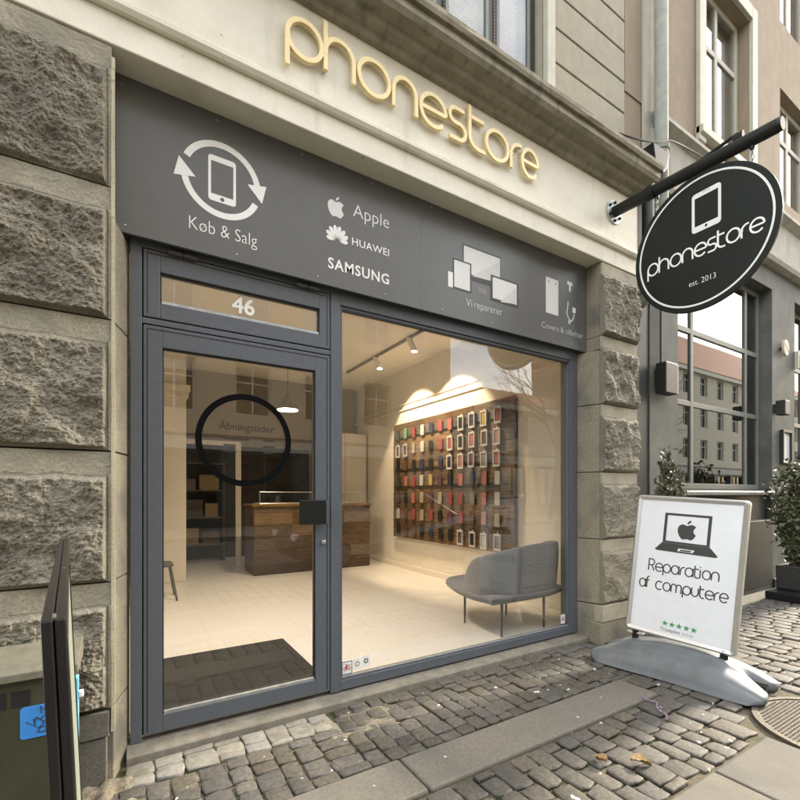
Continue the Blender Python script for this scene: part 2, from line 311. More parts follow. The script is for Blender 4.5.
def ribbon(mb, pts, w, fn, d0, d1, closed=False):
    n = len(pts); L = []; Rr = []
    P = [Vector(p).to_2d() for p in pts]
    for i in range(n):
        a = P[i-1] if (closed or i > 0) else None; b = P[(i+1) % n] if (closed or i < n-1) else None
        t1 = (P[i]-a).normalized() if a is not None else None; t2 = (b-P[i]).normalized() if b is not None else None
        if t1 is None: t1 = t2
        if t2 is None: t2 = t1
        t = (t1+t2); t = t.normalized() if t.length > 1e-6 else t1
        k = min(1/max(.3, t.dot(t1)), 2.); nrm = Vector((-t.y, t.x))*w/2*k
        L.append(P[i]+nrm); Rr.append(P[i]-nrm)
    vs = []
    for q in (d1, d0):
        vs += [fn(p.x, p.y, q) for p in L]+[fn(p.x, p.y, q) for p in Rr]
    fs = []
    for i in range(n if closed else n-1):
        j = (i+1) % n
        fs += [(i, j, n+j, n+i), (2*n+i, 3*n+i, 3*n+j, 2*n+j), (i, 2*n+i, 2*n+j, j), (n+i, n+j, 3*n+j, 3*n+i)]
    if not closed: fs += [(0, n, 3*n, 2*n), (n-1, 2*n+n-1, 3*n+n-1, n+n-1)]
    mb.add(vs, fs)
def word(s, width, hx, stroke, fn, d, vx=1.0):
    """stroke-font word; returns one MB per letter. width total, hx x-height"""
    adv = 0
    for ch in s: adv += GL[ch][1]
    adv -= .12; sx = width/adv; out = []; x = 0
    for ch in s:
        st, a = GL[ch]; mb = MB()
        for k, (cl, pts) in enumerate(st):
            ribbon(mb, [((x+px)*sx, py*hx) for px, py in pts], stroke, fn, 0, d+k*.0006, bool(cl))
        if st: out.append(mb)
        x += a
    return out
def merge(mbs):
    m = MB()
    for q in mbs: m.add(q.v, q.f)
    return m
def text_mb(s, width, fn, d=.0012, height=None, bold=0., cap=None, space=1.):
    cu = bpy.data.curves.new('t', 'FONT'); cu.body = s; cu.size = 1; cu.resolution_u = 3; cu.offset = bold; cu.space_character = space
    o = bpy.data.objects.new('t', cu); COL.objects.link(o); dg = bpy.context.evaluated_depsgraph_get(); dg.update()
    me = o.evaluated_get(dg).to_mesh(); vs = [v.co.copy() for v in me.vertices]; fs = [tuple(p.vertices) for p in me.polygons]
    bpy.data.objects.remove(o); bpy.data.curves.remove(cu)
    x0 = min(v.x for v in vs); x1 = max(v.x for v in vs); sx = width/(x1-x0)
    sy = sx if cap is None else cap/.69
    return MB().add([fn((v.x-x0)*sx, v.y*sy, d) for v in vs], fs)
def flat(loop, fn, d=.0012): return MB().add([fn(u, v, d) for u, v in loop], [tuple(range(len(loop)))])
def ring_mb(cx, cy, ro, ri, fn, d, a0=0, a1=360, n=48):
    m = MB(); vs = []; fs = []
    for i in range(n+1):
        a = R(a0+(a1-a0)*i/n); vs += [fn(cx+ro*math.cos(a), cy+ro*math.sin(a), d), fn(cx+ri*math.cos(a), cy+ri*math.sin(a), d)]
    for i in range(n): fs.append((2*i, 2*i+1, 2*i+3, 2*i+2))
    return m.add(vs, fs)
def rrect(x0, x1, y0, y1, r, n=5):
    o = []
    for cx, cy, a in ((x1-r, y1-r, 0), (x0+r, y1-r, 90), (x0+r, y0+r, 180), (x1-r, y0+r, 270)):
        o += [(cx+r*math.cos(R(a+90*i/n)), cy+r*math.sin(R(a+90*i/n))) for i in range(n+1)]
    return o
APPLE = [(.50,.72),(.58,.75),(.68,.79),(.79,.78),(.88,.73),(.93,.67),(.86,.61),(.82,.52),(.82,.43),(.86,.34),(.94,.27),(.90,.17),(.83,.07),(.75,.005),(.66,.0),(.57,.035),(.49,.04),(.40,.01),(.32,-.005),(.24,.05),(.14,.18),(.07,.34),(.05,.50),(.08,.63),(.15,.73),(.25,.785),(.35,.775),(.43,.74)]
ALEAF = [(.49,.80),(.50,.88),(.55,.95),(.62,1.0),(.67,1.01),(.67,.94),(.63,.87),(.56,.82)]
def apple_mb(x, y, h, fn, d): 
    m = flat([(x+u*h*.95, y+v*h) for u, v in APPLE], fn, d); m2 = flat([(x+u*h*.95, y+v*h) for u, v in ALEAF], fn, d); m.add(m2.v, m2.f); return m
# ================================================================== STRUCTURE
GY = 2.62                     # shopfront frame plane
BY = 2.42                     # stone / beam face
# street and pavement sheets
m = MB().box(-90, 140, -60, -1.6, -.6, -.13); tag(m.build('road', 'asphalt'), kind='structure')
pav = MB().box(-60, 120, -1.6, 2.9, -.6, -.020).build('pavement', 'bed'); tag(pav, kind='structure')
tag(MB().box(-60, 120, -16.0, -9.0, -.12, .0).build('far_pavement', 'slab'), kind='structure')
kerb_me = {}
for i in range(12):
    x = -2+i*1.2
    MB().box(x+.004, x+1.196, -1.62, -1.36, -.2, .0).build('kerb_stone', 'slab', pav, bevel=.012)
# paving setts
def sett_mesh(seed):
    rnd = random.Random(seed); m = MB(); ring = []
    base = [(-.5, -.5), (0, -.5), (.5, -.5), (.5, 0), (.5, .5), (0, .5), (-.5, .5), (-.5, 0)]
    j = [(rnd.uniform(-.05, .05), rnd.uniform(-.05, .05)) for _ in base]
    def rr(s, z, zj): return [((x*(1-.05*(abs(x) > .4 and abs(y) > .4))+jx)*s, (y*(1-.05*(abs(x) > .4 and abs(y) > .4))+jy)*s, z+rnd.uniform(-zj, zj)) for (x, y), (jx, jy) in zip(base, j)]
    vs = rr(1.0, -1, 0)+rr(1.0, -.22, .03)+rr(.955, -.07, .03)+rr(.86, .0, .035)+[(rnd.uniform(-.1, .1), rnd.uniform(-.1, .1), .03)]
    fs = [tuple(range(8))[::-1]]
    for k in range(3):
        for i in range(8): fs.append((k*8+i, k*8+(i+1) % 8, (k+1)*8+(i+1) % 8, (k+1)*8+i))
    for i in range(8): fs.append((24+i, 24+(i+1) % 8, 32))
    return vs, fs
SV = [sett_mesh(k) for k in range(16)]
SM = {}
def smesh(k, mat):
    if (k, mat) not in SM:
        b = MB().add(*SV[k]); SM[(k, mat)] = b.mesh('sett', mat, True)
    return SM[(k, mat)]
setts = []    # x,y,lx,ly,z,mat
def lay(x0, x1, y0, y1, cw, ll, gap, mat='sett', zj=.006, skip=None, hole=None):
    x = x0
    while x < x1-.03:
        wdt = min(cw*random.uniform(.82, 1.2), x1-x)
        if x1-(x+wdt) < cw*.45: wdt = x1-x
        y = y0-random.uniform(0, ll*.8)
        while y < y1-.02:
            q = ll*random.uniform(.72, 1.3); a = max(y, y0); b = min(y+q, y1)
            if y1-b < ll*.35: b = y1; q = b-y
            if b-a > .035 and not (hole and hole((x+wdt/2), (a+b)/2)):
                setts.append((x+wdt/2, (a+b)/2, wdt-gap, (b-a)-gap, random.uniform(-zj, zj), mat))
            y += q
        x += wdt
MHC = (3.36, .80); MHR = .42
hole = lambda x, y: math.hypot(x-MHC[0], y-MHC[1]) < MHR+.05
lay(1.04, 3.42, 2.40, 2.515, .115, .13, .006)
lay(-.02, 1.0, 2.31, 2.50, .135, .12, .004, 'sett_w', .003)
lay(-1.3, 1.0, 1.885, 2.30, .105, .11, .006)
lay(1.0, 3.5, 1.885, 2.39, .105, .115, .006)
lay(-1.3, 2.95, 1.035, 1.585, .122, .145, .010, zj=.006, hole=hole)
lay(2.95, 3.5, 1.035, 1.885, .122, .145, .010, zj=.006, hole=hole)
lay(3.5, 9.6, .95, 2.36, .13, .16, .012, zj=.006, hole=hole)
lay(-1.3, 3.3, -1.34, .05, .15, .19, .016)
lay(3.3, 9.6, -1.34, .28, .15, .19, .016, hole=hole)
def vis(s):
    px, py, d = proj((s[0], s[1], 0))
    return (s[2]*s[3]/(d*d*d)) if (-15 < px < 815 and py < 815 and d > .1) else 0
order = sorted(range(len(setts)), key=lambda i: -vis(setts[i]))
top = set(order[:292]); rest = MB()
nwhite = 0
for i, (x, y, lx, ly, z, mt) in enumerate(setts):
    k = random.randrange(16); rot = random.choice((0, math.pi)); hgt = .035
    tz = random.uniform(-.02, .02); rz = random.uniform(-.05, .05)
    if i in top and vis(setts[i]) > 0:
        o = bpy.data.objects.new('sett', smesh(k, mt)); COL.objects.link(o); o.parent = pav
        wp = Vector((x, y, z-.002))-worg(pav); o.location = wp; o.rotation_euler = (tz, -tz, rot+rz); o.scale = (lx, ly, hgt)
    else:
        c, s2 = math.cos(rot+rz), math.sin(rot+rz)
        rest.add([(x+(vx*lx)*c-(vy*ly)*s2, y+(vx*lx)*s2+(vy*ly)*c, z-.002+vz*hgt) for vx, vy, vz in SV[k][0]], SV[k][1])
ro = rest.build('small_setts', 'sett', pav, smooth=True); ro['kind'] = 'stuff'
# granite strip and slabs
for a, b in ((-1.3, -.15), (-.145, 1.125), (1.135, 2.945)):
    MB().box(a, b, 1.60, 1.87, -.09, .004+random.uniform(-.003, .003)).build('strip_stone', 'strip', pav, bevel=.012)
xs = [-1.3, -.35, .62, 1.42, 2.345, 2.93]
for a, b in zip(xs[:-1], xs[1:]):
    MB().box(a+.005, b-.005, .06, 1.02, -.09, .002+random.uniform(-.003, .003)).build('paving_slab', 'slab', pav, bevel=.010)
for a, b in ((3.80, 4.7), (4.7, 5.6), (5.6, 6.5), (6.5, 7.5)):
    MB().box(a+.005, b-.005, .30, .93, -.09, .002+random.uniform(-.003, .003)).build('paving_slab', 'slab', pav, bevel=.010)
MB().box(4.1, 9.6, 2.37, 2.59, -.09, -.004).build('edge_strip', 'sill', pav, bevel=.01)
# mortar patches beside the sill
def patch(name, x0, x1, y0, y1, mat, z=-.008, amp=.008, n=26, seed=0):
    m = MB(); vs = []; fs = []; nx = n; ny = max(4, int(n*(y1-y0)/(x1-x0)))
    for j in range(ny+1):
        for i in range(nx+1):
            x = x0+(x1-x0)*i/nx; y = y0+(y1-y0)*j/ny
            e = min(i/nx, 1-i/nx, j/ny, 1-j/ny)*6
            h = z+amp*noise.noise((x*17+seed, y*17, seed))*1.4-(.035*max(0, 1-e*(1.2+noise.noise((x*9, y*9, seed)))))
            vs.append((x, y, h))
    for j in range(ny):
        for i in range(nx): a = j*(nx+1)+i; fs.append((a, a+1, a+nx+2, a+nx+1))
    o = m.add(vs, fs).build(name, mat, pav, smooth=True); o['kind'] = 'stuff'; return o
patch('mortar_patch', .86, 1.45, 2.16, 2.46, 'mortar', -.004, .010, 40, 3)
patch('mortar_patch', -.35, .06, 2.02, 2.47, 'mortar', -.002, .014, 40, 5)
patch('mortar_patch', -.25, 1.0, 2.21, 2.315, 'mortar', -.014, .012, 60, 8)
# moss tufts in the joints of the big setts
mo = MB(); rr = random.Random(4)
for k in range(900):
    s_ = rr.choice(setts)
    if s_[5] != 'sett' or not (1.0 < s_[1] < 2.4 and .6 < s_[0] < 5.5): continue
    if s_[1] > 1.6 and rr.random() < .75: continue
    if noise.noise((s_[0]*2.1, s_[1]*2.1, 3)) < -.05: continue
    if rr.random() < .5: px, py = s_[0]+rr.choice((-1, 1))*(s_[2]/2+.008), s_[1]+rr.uniform(-.5, .5)*s_[3]
    else: px, py = s_[0]+rr.uniform(-.5, .5)*s_[2], s_[1]+rr.choice((-1, 1))*(s_[3]/2+.008)
    for q in range(16):
        ax, ay = px+rr.gauss(0, .010), py+rr.gauss(0, .010); a = rr.uniform(0, 6.28); L = rr.uniform(.012, .026)
        mo.add([(ax-.004*math.cos(a), ay-.004*math.sin(a), -.03), (ax+.004*math.cos(a), ay+.004*math.sin(a), -.03), (ax+rr.gauss(0, .006), ay+rr.gauss(0, .006), -.018+L)], [(0, 1, 2)])
o = mo.build('moss', 'moss', None); tag(o, 'green moss growing in the joints between the larger paving setts', 'moss', kind='stuff')

# ================================================================== SHOP BUILDING
bld = root('shop_building', (1.7, 2.6, 0), 'cream rendered building with rough granite piers, cornice and a glazed grey shopfront', 'building')
JL = lambda y: -.064+(y-BY)/(GY-BY)*.06       # splayed jamb lines
def rough_block(x0, x1, z0, z1, yf, band, step, seed, amp=.034, marg=.016, right_margin=True, mat='granite'):
    """front of one rock-faced block: smooth band on top, rough face below"""
    nx = max(6, int((x1-x0)/step)); nz = max(6, int((z1-z0)/step)); vs = []; fs = []
    for j in range(nz+1):
        z = z0+(z1-z0)*j/nz
        for i in range(nx+1):
            x = x0+(x1-x0)*i/nx
            zt = z1-band+.010*noise.noise((x*9, seed, 1.7))
            e = min((zt-z)/.028, (z-z0)/.02, (x1-marg-x)/.018 if right_margin else 9)
            e = max(0., min(1., e)); e = e*e*(3-2*e)
            p = Vector((x*6.5+seed*3.1, z*6.5, seed*1.7))
            n1 = noise.noise(p); n2 = noise.noise(p*2.4+Vector((9, 2, 4))); n3 = noise.noise(p*5.5); n4 = noise.noise(p*12); n5 = noise.noise(p*24)
            rid = 1-abs(noise.noise(p*1.6+Vector((3, 7, 1))))*2
            h = e*(amp*.75+amp*(.75*n1+.34*n2+.20*n3+.17*n4+.13*n5)+amp*.18*rid)
            vs.append((x, yf-max(h, -.01)+(.0018*n4 if e < .02 else 0), z))
    for j in range(nz):
        for i in range(nx):
            a = j*(nx+1)+i; fs.append((a, a+1, a+nx+2, a+nx+1))
    # skirt so that the block is closed to the body behind
    b = len(vs)
    per = [i for i in range(nx+1)]+[(j)*(nx+1)+nx for j in range(1, nz+1)]+[nz*(nx+1)+i for i in range(nx-1, -1, -1)]+[j*(nx+1) for j in range(nz-1, 0, -1)]
    vs += [(vs[k][0], yf+.02, vs[k][2]) for k in per]; n = len(per)
    for i in range(n): fs.append((per[i], b+i, b+(i+1) % n, per[(i+1) % n]))
    return vs, fs
zt = [.325, .90, 1.495, 2.095, 2.70, 3.345]
def block(x0, x1, z0, z1, seed, step, side, cut=None):
    vs, fs = rough_block(x0, x1, z0+.004, z1-.004, BY, .105, step, seed, right_margin=(side == 'L'))
    o = MB().add(vs, fs).build('stone_block', 'granite', bld, smooth=False)
    me = o.data; me.materials.append(MT['granite_s']); me.materials.append(MT['sunlit_margin'])
    off = worg(bld)
    for p in me.polygons:
        c = p.center+off
        if c.z > z1-.105+.010*noise.noise((c.x*9, seed, 1.7)): p.material_index = 1
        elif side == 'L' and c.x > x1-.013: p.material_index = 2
    return o
for k in range(5):
    z0, z1 = zt[k], zt[k+1]
    block(-.66, -.068, z0, z1, 11+k*5, .0055, 'L')
    block(-1.80, -.665, z0, z1, 61+k*5, .03, 'L')
    block(3.555, 4.088, z0, z1, 31+k*3, .011, 'R')
    # jamb returns: splayed slabs behind the faces
    def slab(fn, mat='jamb'):
        m = MB(); y0, y1 = BY+.021, 2.80
        a = [fn(y0), fn(GY+.02), fn(GY+.02)]; m.prism([(fn(y0), y0), (fn(GY+.02), GY+.02), (fn(GY+.02), y1), (fn(y0)-.5*(1 if fn is JLr else -1), y1), (fn(y0)-.5*(1 if fn is JLr else -1), y0)], lambda u, v, w: (u, v, w), z0+.003, z1-.003)
        return m.build('jamb_stone', mat, bld, bevel=.004)
    JLr = lambda y: -.066+(y-BY)/(GY-BY)*.055
    JRr = lambda y: 3.553-(y-BY)/(GY-BY)*.06
    for za, zb in ([(z0, z1)] if z1 < 2.6 else ([(z0, 2.576), (2.580, z1)] if z0 < 2.5 else [(z0, z1)])):
        if za < 2.5: z0, z1 = za, zb; slab(JLr); slab(JRr)
        else:
            box('jamb_stone', 'jamb', bld, -.6, -.070, BY+.021, 2.80, za, zb-.003, bevel=.003); box('jamb_stone', 'jamb', bld, 3.545, 4.05, BY+.021, 2.80, za, zb-.003, bevel=.003)
z0, z1 = -.03, .322
slab(JLr); slab(JRr)
m = MB(); m.box(-.30, .002, 2.641, 2.80, -.02, 2.62); m.build('jamb_fill', 'mortar', bld); m = MB(); m.box(3.480, 3.9, 2.641, 2.80, -.02, 2.62); m.build('jamb_fill', 'mortar', bld)
box('lintel_inner', 'gasket', bld, -.3, 3.9, 2.70, 2.81, 2.601, 3.395)
# plinth
box('plinth_stone', 'plinth', bld, -1.80, -.075, BY-.012, 2.80, .20, .318, bevel=.006)
box('plinth_stone', 'plinth', bld, -1.80, -.085, BY-.004, 2.80, -.09, .195, bevel=.006)
box('plinth_stone', 'granite_s', bld, 3.535, 4.088, BY-.018, 2.80, .17, .318, bevel=.008)
box('plinth_stone', 'jamb', bld, 3.52, 4.088, BY-.012, 2.80, -.09, .165, bevel=.008)
# pale strip along the left corner, its sunlit edge put into the colour
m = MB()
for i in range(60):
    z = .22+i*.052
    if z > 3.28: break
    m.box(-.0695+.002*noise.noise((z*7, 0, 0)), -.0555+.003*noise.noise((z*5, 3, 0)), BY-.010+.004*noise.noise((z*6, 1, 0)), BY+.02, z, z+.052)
m.build('sunlit_corner_strip', 'sunlit_margin', bld)
# sill
m = MB().prism([(2.515, -.05), (2.52, .018), (2.53, .026), (2.80, .046), (2.80, -.05)], lambda u, v, w: (w, u, v), -.012, 3.51); m.build('sill', 'sill', bld, bevel=.004)
# beam, moulding, frieze, cornice as profiles along X
XL, XR = -2.6, 4.088
def profile(name, mat, prof, x0=XL, x1=XR, bevel=0., wob=0.):
    m = MB(); n = len(prof); N = 40; vs = []; fs = []
    for i in range(N+1):
        x = x0+(x1-x0)*i/N
        for k, (y, z) in enumerate(prof):
            a = wob*noise.noise((x*3.3, k*3.1, 1)) if y < 2.6 else 0
            vs.append((x, y+a, z+a*.6))
    for i in range(N):
        for k in range(n): fs.append((i*n+k, i*n+(k+1) % n, (i+1)*n+(k+1) % n, (i+1)*n+k))
    fs.append(tuple(range(n))[::-1]); fs.append(tuple(N*n+k for k in range(n)))
    return m.add(vs, fs).build(name, mat, bld, bevel=bevel)
profile('beam', 'cream', [(BY-.005, 3.352), (BY-.005, 3.497), (2.82, 3.497), (2.82, 3.352)], bevel=.006, wob=.003)
profile('moulding', 'cream', [(BY-.003, 3.499), (BY-.028, 3.502), (BY-.040, 3.522), (BY-.040, 3.545), (BY-.020, 3.552), (BY-.012, 3.575), (BY, 3.585), (2.8, 3.585), (2.8, 3.499)], wob=.002)
profile('frieze', 'cream', [(BY, 3.587), (BY, 4.045), (2.8, 4.045), (2.8, 3.587)], wob=.002)
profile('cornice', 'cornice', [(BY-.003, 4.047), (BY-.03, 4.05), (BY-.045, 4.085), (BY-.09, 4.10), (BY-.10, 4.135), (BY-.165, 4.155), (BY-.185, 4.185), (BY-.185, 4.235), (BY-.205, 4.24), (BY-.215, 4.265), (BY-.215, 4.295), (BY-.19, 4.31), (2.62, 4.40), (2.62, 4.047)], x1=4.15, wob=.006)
# interior-side wall over window and side bodies
UW = [( -1.9, 0.35, 4.46, 6.6), (.95, 3.02, 4.46, 6.6)]
# upper wall: courses of grooved render
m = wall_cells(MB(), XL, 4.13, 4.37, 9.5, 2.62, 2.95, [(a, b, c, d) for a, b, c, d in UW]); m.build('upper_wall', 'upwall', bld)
zc = 4.41
while zc < 9.3:
    z1 = zc+.30
    for a, b in ((3.13, 4.13), (.46, .86)):
        box('render_course', 'upwall', bld, a, b, 2.57, 2.619, zc+.009, z1-.009, bevel=.006)
    zc = z1
for a, b, c, d in UW:
    # surround, dark frame, mullions, panes and blinds
    box('window_surround', 'ntrim', bld, b+.0, b+.10, 2.56, 2.615, 4.42, 6.72, bevel=.006); box('window_surround', 'ntrim', bld, a-.10, a, 2.56, 2.615, 4.42, 6.72, bevel=.006)
    box('window_sill', 'cornice', bld, a-.1, b+.1, 2.50, 2.64, 4.38, 4.44, bevel=.006)
    wd = b-a; bars = [a+wd*.25, a+wd*.5, a+wd*.75]
    fr = frame_mb(a, b, 2.70, 2.77, c, d, .09, bars, (), .085).build('window', 'wdark', bld, bevel=.006)
    e = [a+.045]+bars+[b-.045]
    for q in range(4):
        x0 = e[q]+.045; x1 = e[q+1]-.045
        frame_mb(x0, x1, 2.672, 2.698, c+.09, d-.09, .03).build('sash', 'wframe', fr, bevel=.003)
        MB().box(x0+.03, x1-.03, 2.684, 2.690, c+.12, d-.12).build('pane', 'glass_up', fr)
        bl = MB(); z = c+.1
        while z < d-.1:
            bl.add([(x0+.01, 2.80, z), (x1-.01, 2.80, z), (x1-.01, 2.825, z+.017), (x0+.01, 2.825, z+.017)], [(0, 1, 2, 3)]); z += .028
        bb = bl.build('blind', 'blind', fr); bb['kind'] = 'stuff'
    box('room_back', 'voidin', bld, a-.1, b+.1, 3.4, 3.45, c-.2, d+.2)
box('roof', 'roof_o', bld, XL, 4.13, 2.4, 8.0, 9.52, 9.9)
# ---- shopfront
FX0, FX1 = .004, 3.478; FZ0, FZ1 = .046, 2.60
sf = frame_mb(FX0, FX1, GY, GY+.075, FZ0, FZ1, .055, (), (), fb=.055)
m = MB(); m.box(FX0, FX0+.052, GY, GY+.075, FZ0-.012, FZ1); m.box(FX1-.088, FX1, GY, GY+.075, FZ0, FZ1); m.box(1.085, 1.150, GY, GY+.075, FZ0-.005, FZ1)
m.box(FX0+.052, 1.085, GY, GY+.075, 2.562, FZ1); m.box(FX0+.052, 1.085, GY+.004, GY+.075, 2.175, 2.205); m.box(1.150, FX1-.088, GY, GY+.075, 2.505, FZ1); m.box(1.150, FX1-.088, GY, GY+.075, FZ0, .108)
m.build('shopfront_frame', 'frame', bld, bevel=.003)
# thin black rebate lines behind the leaf edges
frame_mb(FX0+.0525, 1.0845, GY+.045, GY+.0599, .05, 2.174, .02).build('rebate', 'gasket', bld); frame_mb(FX0+.0525, 1.0845, GY+.045, GY+.0599, 2.2055, 2.5615, .02).build('rebate', 'gasket', bld)
def leaf(name, x0, x1, z0, z1, gx0, gx1, gz0, gz1, y):
    m = MB(); w2 = .014
    m.box(x0, gx0, y, y+.06, z0, z1); m.box(gx1, x1, y, y+.06, z0, z1); m.box(gx0, gx1, y, y+.06, z0, gz0); m.box(gx0, gx1, y, y+.06, gz1, z1)
    o = m.build(name, 'frame', bld, bevel=.003)
    # raised glazing lip round the leaf (the double outline)
    r = MB(); e = .016
    r.box(x0+e, x0+e+.004, y-.0015, y+.004, z0+e, z1-e); r.box(x1-e-.004, x1-e, y-.0015, y+.004, z0+e, z1-e); r.box(x0+e+.004, x1-e-.004, y-.0015, y+.004, z1-e-.004, z1-e)
    r.build('edge_line', 'gasket', o)
    g = MB().box(gx0-.005, gx1+.005, y+.026, y+.034, gz0-.005, gz1+.005).build('pane', 'glass', o)
    k = MB(); q = .007
    k.box(gx0, gx0+q, y+.012, y+.025, gz0, gz1); k.box(gx1-q, gx1, y+.012, y+.025, gz0, gz1); k.box(gx0+q, gx1-q, y+.012, y+.025, gz1-q, gz1)
    k.build('gasket', 'gasket', o)
    box('glazing_bead', 'galv', o, gx0+q, gx1-q, y+.004, y+.025, gz0, gz0+.014)
    return o
door = leaf('door', FX0+.058, 1.079, .062, 2.168, .148, .985, .150, 2.062, GY+.001)
tran = leaf('transom_window', FX0+.058, 1.079, 2.211, 2.557, .138, 1.012, 2.292, 2.452, GY+.001)
for x in (.245, .93):
    MB().tube([(x-.07, GY-.012, 2.562), (x+.07, GY-.012, 2.562)], .013, 10).build('hinge', 'lampdark', tran); 
    MB().tube([(x-.003, GY-.012, 2.562), (x+.003, GY-.012, 2.562)], .0145, 10).build('hinge_joint', 'black', tran)
dw = frame_mb(1.150, 3.390, GY+.012, GY+.06, .108, 2.505, .018, fb=.010).build('display_window', 'frame', bld, bevel=.002)
MB().box(1.16, 3.38, GY+.030, GY+.040, .112, 2.497).build('pane', 'glass', dw)
box('bottom_bead', 'galv', dw, 1.169, 3.372, GY+.013, GY+.03, .1185, .124)
box('top_gasket', 'gasket', dw, 1.169, 3.372, GY+.013, GY+.03, 2.475, 2.4865)
# door pull plate, lock
ph = onY(299.5, 501, GY-.045); ph2 = onY(326.5, 528, GY-.045)
m = MB().box(ph.x, ph2.x, GY-.047, GY-.040, 1.115, 1.262); m.build('pull_plate', 'black', door, bevel=.002)
box('plate_stand_off', 'black', door, ph2.x-.05, ph2.x-.01, GY-.040, GY+.0005, 1.13, 1.247)
box('plate_edge', 'steel', door, ph2.x+.0005, ph2.x+.004, GY-.047, GY-.041, 1.117, 1.26)
kh = onY(323, 542, GY); MB().lathe([(.014, 0), (.014, .012), (.008, .014)], None, 14, lambda a, b, c: (kh.x+a, GY-c, kh.z+b)).build('lock_cylinder', 'steel', door)
# decals on the door glass
fg = lambda Y: (lambda u, v, d: (u, Y-d, v))
gy = GY+.027
rc = (.572, 1.608)
MB().add(*(lambda q: (q.v, q.f))(ring_mb(rc[0], rc[1], .266, .232, fg(gy), .001))).build('ring_decal', 'ring_ink', door)
tm = text_mb('Åbningstider', .31, lambda u, v, d: (rc[0]-.145+u, gy-d, rc[1]+.055+v), .001); tm.build('lettering', 'ink', door)
for dx, dz, wd in ((-.12, .0, .14), (-.12, -.035, .065), (-.12, -.070, .07), (.10, .0, .065), (.10, -.035, .065), (.10, -.07, .06)):
    m = MB().box(rc[0]+dx, rc[0]+dx+wd, gy-.0012, gy-.0004, rc[1]+dz, rc[1]+dz+.008); m.build('blurred_print_line', 'ink', door)
n46 = onY(232, 312, gy)
text_mb('46', .125, lambda u, v, d: (n46.x+u, gy-d, 2.335+v), .001, bold=.02, cap=.088).build('house_number', 'white', tran)
# stickers in the window corners
def sticker(x0, x1, z0, z1, ink, bord):
    s = MB().box(x0, x1, GY+.0265, GY+.029, z0, z1).build('sticker', 'white', dw)
    if bord: 
        mm = MB(); t = .004
        mm.box(x0-.0003, x0+t, GY+.0255, GY+.0262, z0, z1); mm.box(x1-t, x1+.0003, GY+.0255, GY+.0262, z0, z1); mm.box(x0+t, x1-t, GY+.0255, GY+.0262, z0, z0+t); mm.box(x0+t, x1-t, GY+.0255, GY+.0262, z1-t, z1); mm.build('sticker_border', 'blue_ink', dw)
    cx, cz = (x0+x1)/2, (z0+z1)/2; w_ = (x1-x0); mm = MB()
    if ink == 'red_ink':
        for a in (-.2, .2): 
            mm.add(*(lambda q: (q.v, q.f))(ring_mb(cx+a*w_, cz-.1*w_, .15*w_, .09*w_, fg(GY+.026), .0003, n=14)))
        mm.add(*(lambda q: (q.v, q.f))(flat([(cx-.25*w_, cz-.05*w_), (cx+.3*w_, cz+.2*w_), (cx+.3*w_, cz+.28*w_), (cx-.25*w_, cz+.06*w_)], fg(GY+.026), .0006)))
        mm.add(*(lambda q: (q.v, q.f))(flat([(cx-.1*w_, cz-.2*w_), (cx, cz-.2*w_), (cx+.0*w_, cz+.33*w_), (cx-.12*w_, cz+.33*w_)], fg(GY+.026), .0009)))
    else: mm.add(*(lambda q: (q.v, q.f))(ring_mb(cx, cz, .28*w_, .17*w_, fg(GY+.026), .0003, n=16)))
    mm.build('sticker_print', ink, dw)
sticker(1.172, 1.245, .130, .215, 'red_ink', True); sticker(1.252, 1.312, .145, .222, 'grey_ink', False); sticker(1.318, 1.375, .155, .228, 'ink', False)
sticker(3.288, 3.352, .135, .225, 'red_ink', True)
# ================================================================== INTERIOR (behind the glass)
fl = box('shop_floor', 'wood_floor', None, -.5, 4.05, 2.80, 9.3, -.3, .020); tag(fl, kind='structure')
y = 2.72; row = 0
while y < 9.2:
    x = -.48-(row % 3)*.7
    while x < 3.95:
        x1 = min(x+2.2, 3.95)
        if x1 > -.48:
            a = max(x, -.48); pl = box('plank', 'wood_floor', fl, a+.0003, x1-.0003, y+.0003, y+.1997, .0205, .05)
        x += 2.2
    y += .2; row += 1
iw = []
tag(box('shop_ceiling', 'inwall', None, -.6, 4.1, 2.83, 9.4, 3.40, 3.5), kind='structure')
tag(box('shop_wall_right', 'inwall', None, 3.965, 4.08, 2.81, 9.4, -.2, 3.399), kind='structure')
tag(box('shop_wall_left', 'inwall', None, -.62, -.485, 2.81, 9.4, -.2, 3.399), kind='structure')
m = wall_cells(MB(), -.48, 3.96, -.1, 3.398, 8.2, 8.3, [(.72, 2.98, -.1, 2.14)]); bw = m.build('shop_wall_back', 'inwall_shade', None); tag(bw, kind='structure')
m = MB(); m.box(.64, .72, 8.17, 8.199, .05, 2.22); m.box(1.60, 1.69, 8.17, 8.199, .05, 2.139); m.box(.72, 1.69, 8.17, 8.199, 2.14, 2.22); m.build('door_casing', 'inwall', bw)
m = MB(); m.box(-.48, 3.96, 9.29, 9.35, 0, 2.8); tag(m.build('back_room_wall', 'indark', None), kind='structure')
m = MB().box(.2, .7, 7.05, 7.5, .05, 3.395).build('shop_pilaster', 'inwall', None, bevel=.01); tag(m, kind='structure')
m = MB(); m.box(.17, .73, 7.02, 7.53, 2.68, 2.76); m.box(.15, .75, 7.0, 7.55, 2.76, 2.86); m.build('capital', 'inwall', bpy.data.objects['shop_pilaster'], bevel=.012)
m = MB(); m.box(3.93, 3.963, 2.84, 9.2, 2.70, 2.725); m.build('wall_trunking', 'inwall', bpy.data.objects['shop_wall_right'], bevel=.004)
m = MB(); m.box(3.935, 3.963, 2.84, 9.2, 2.80, 2.815); m.build('wall_trunking', 'inwall', bpy.data.objects['shop_wall_right'], bevel=.004)
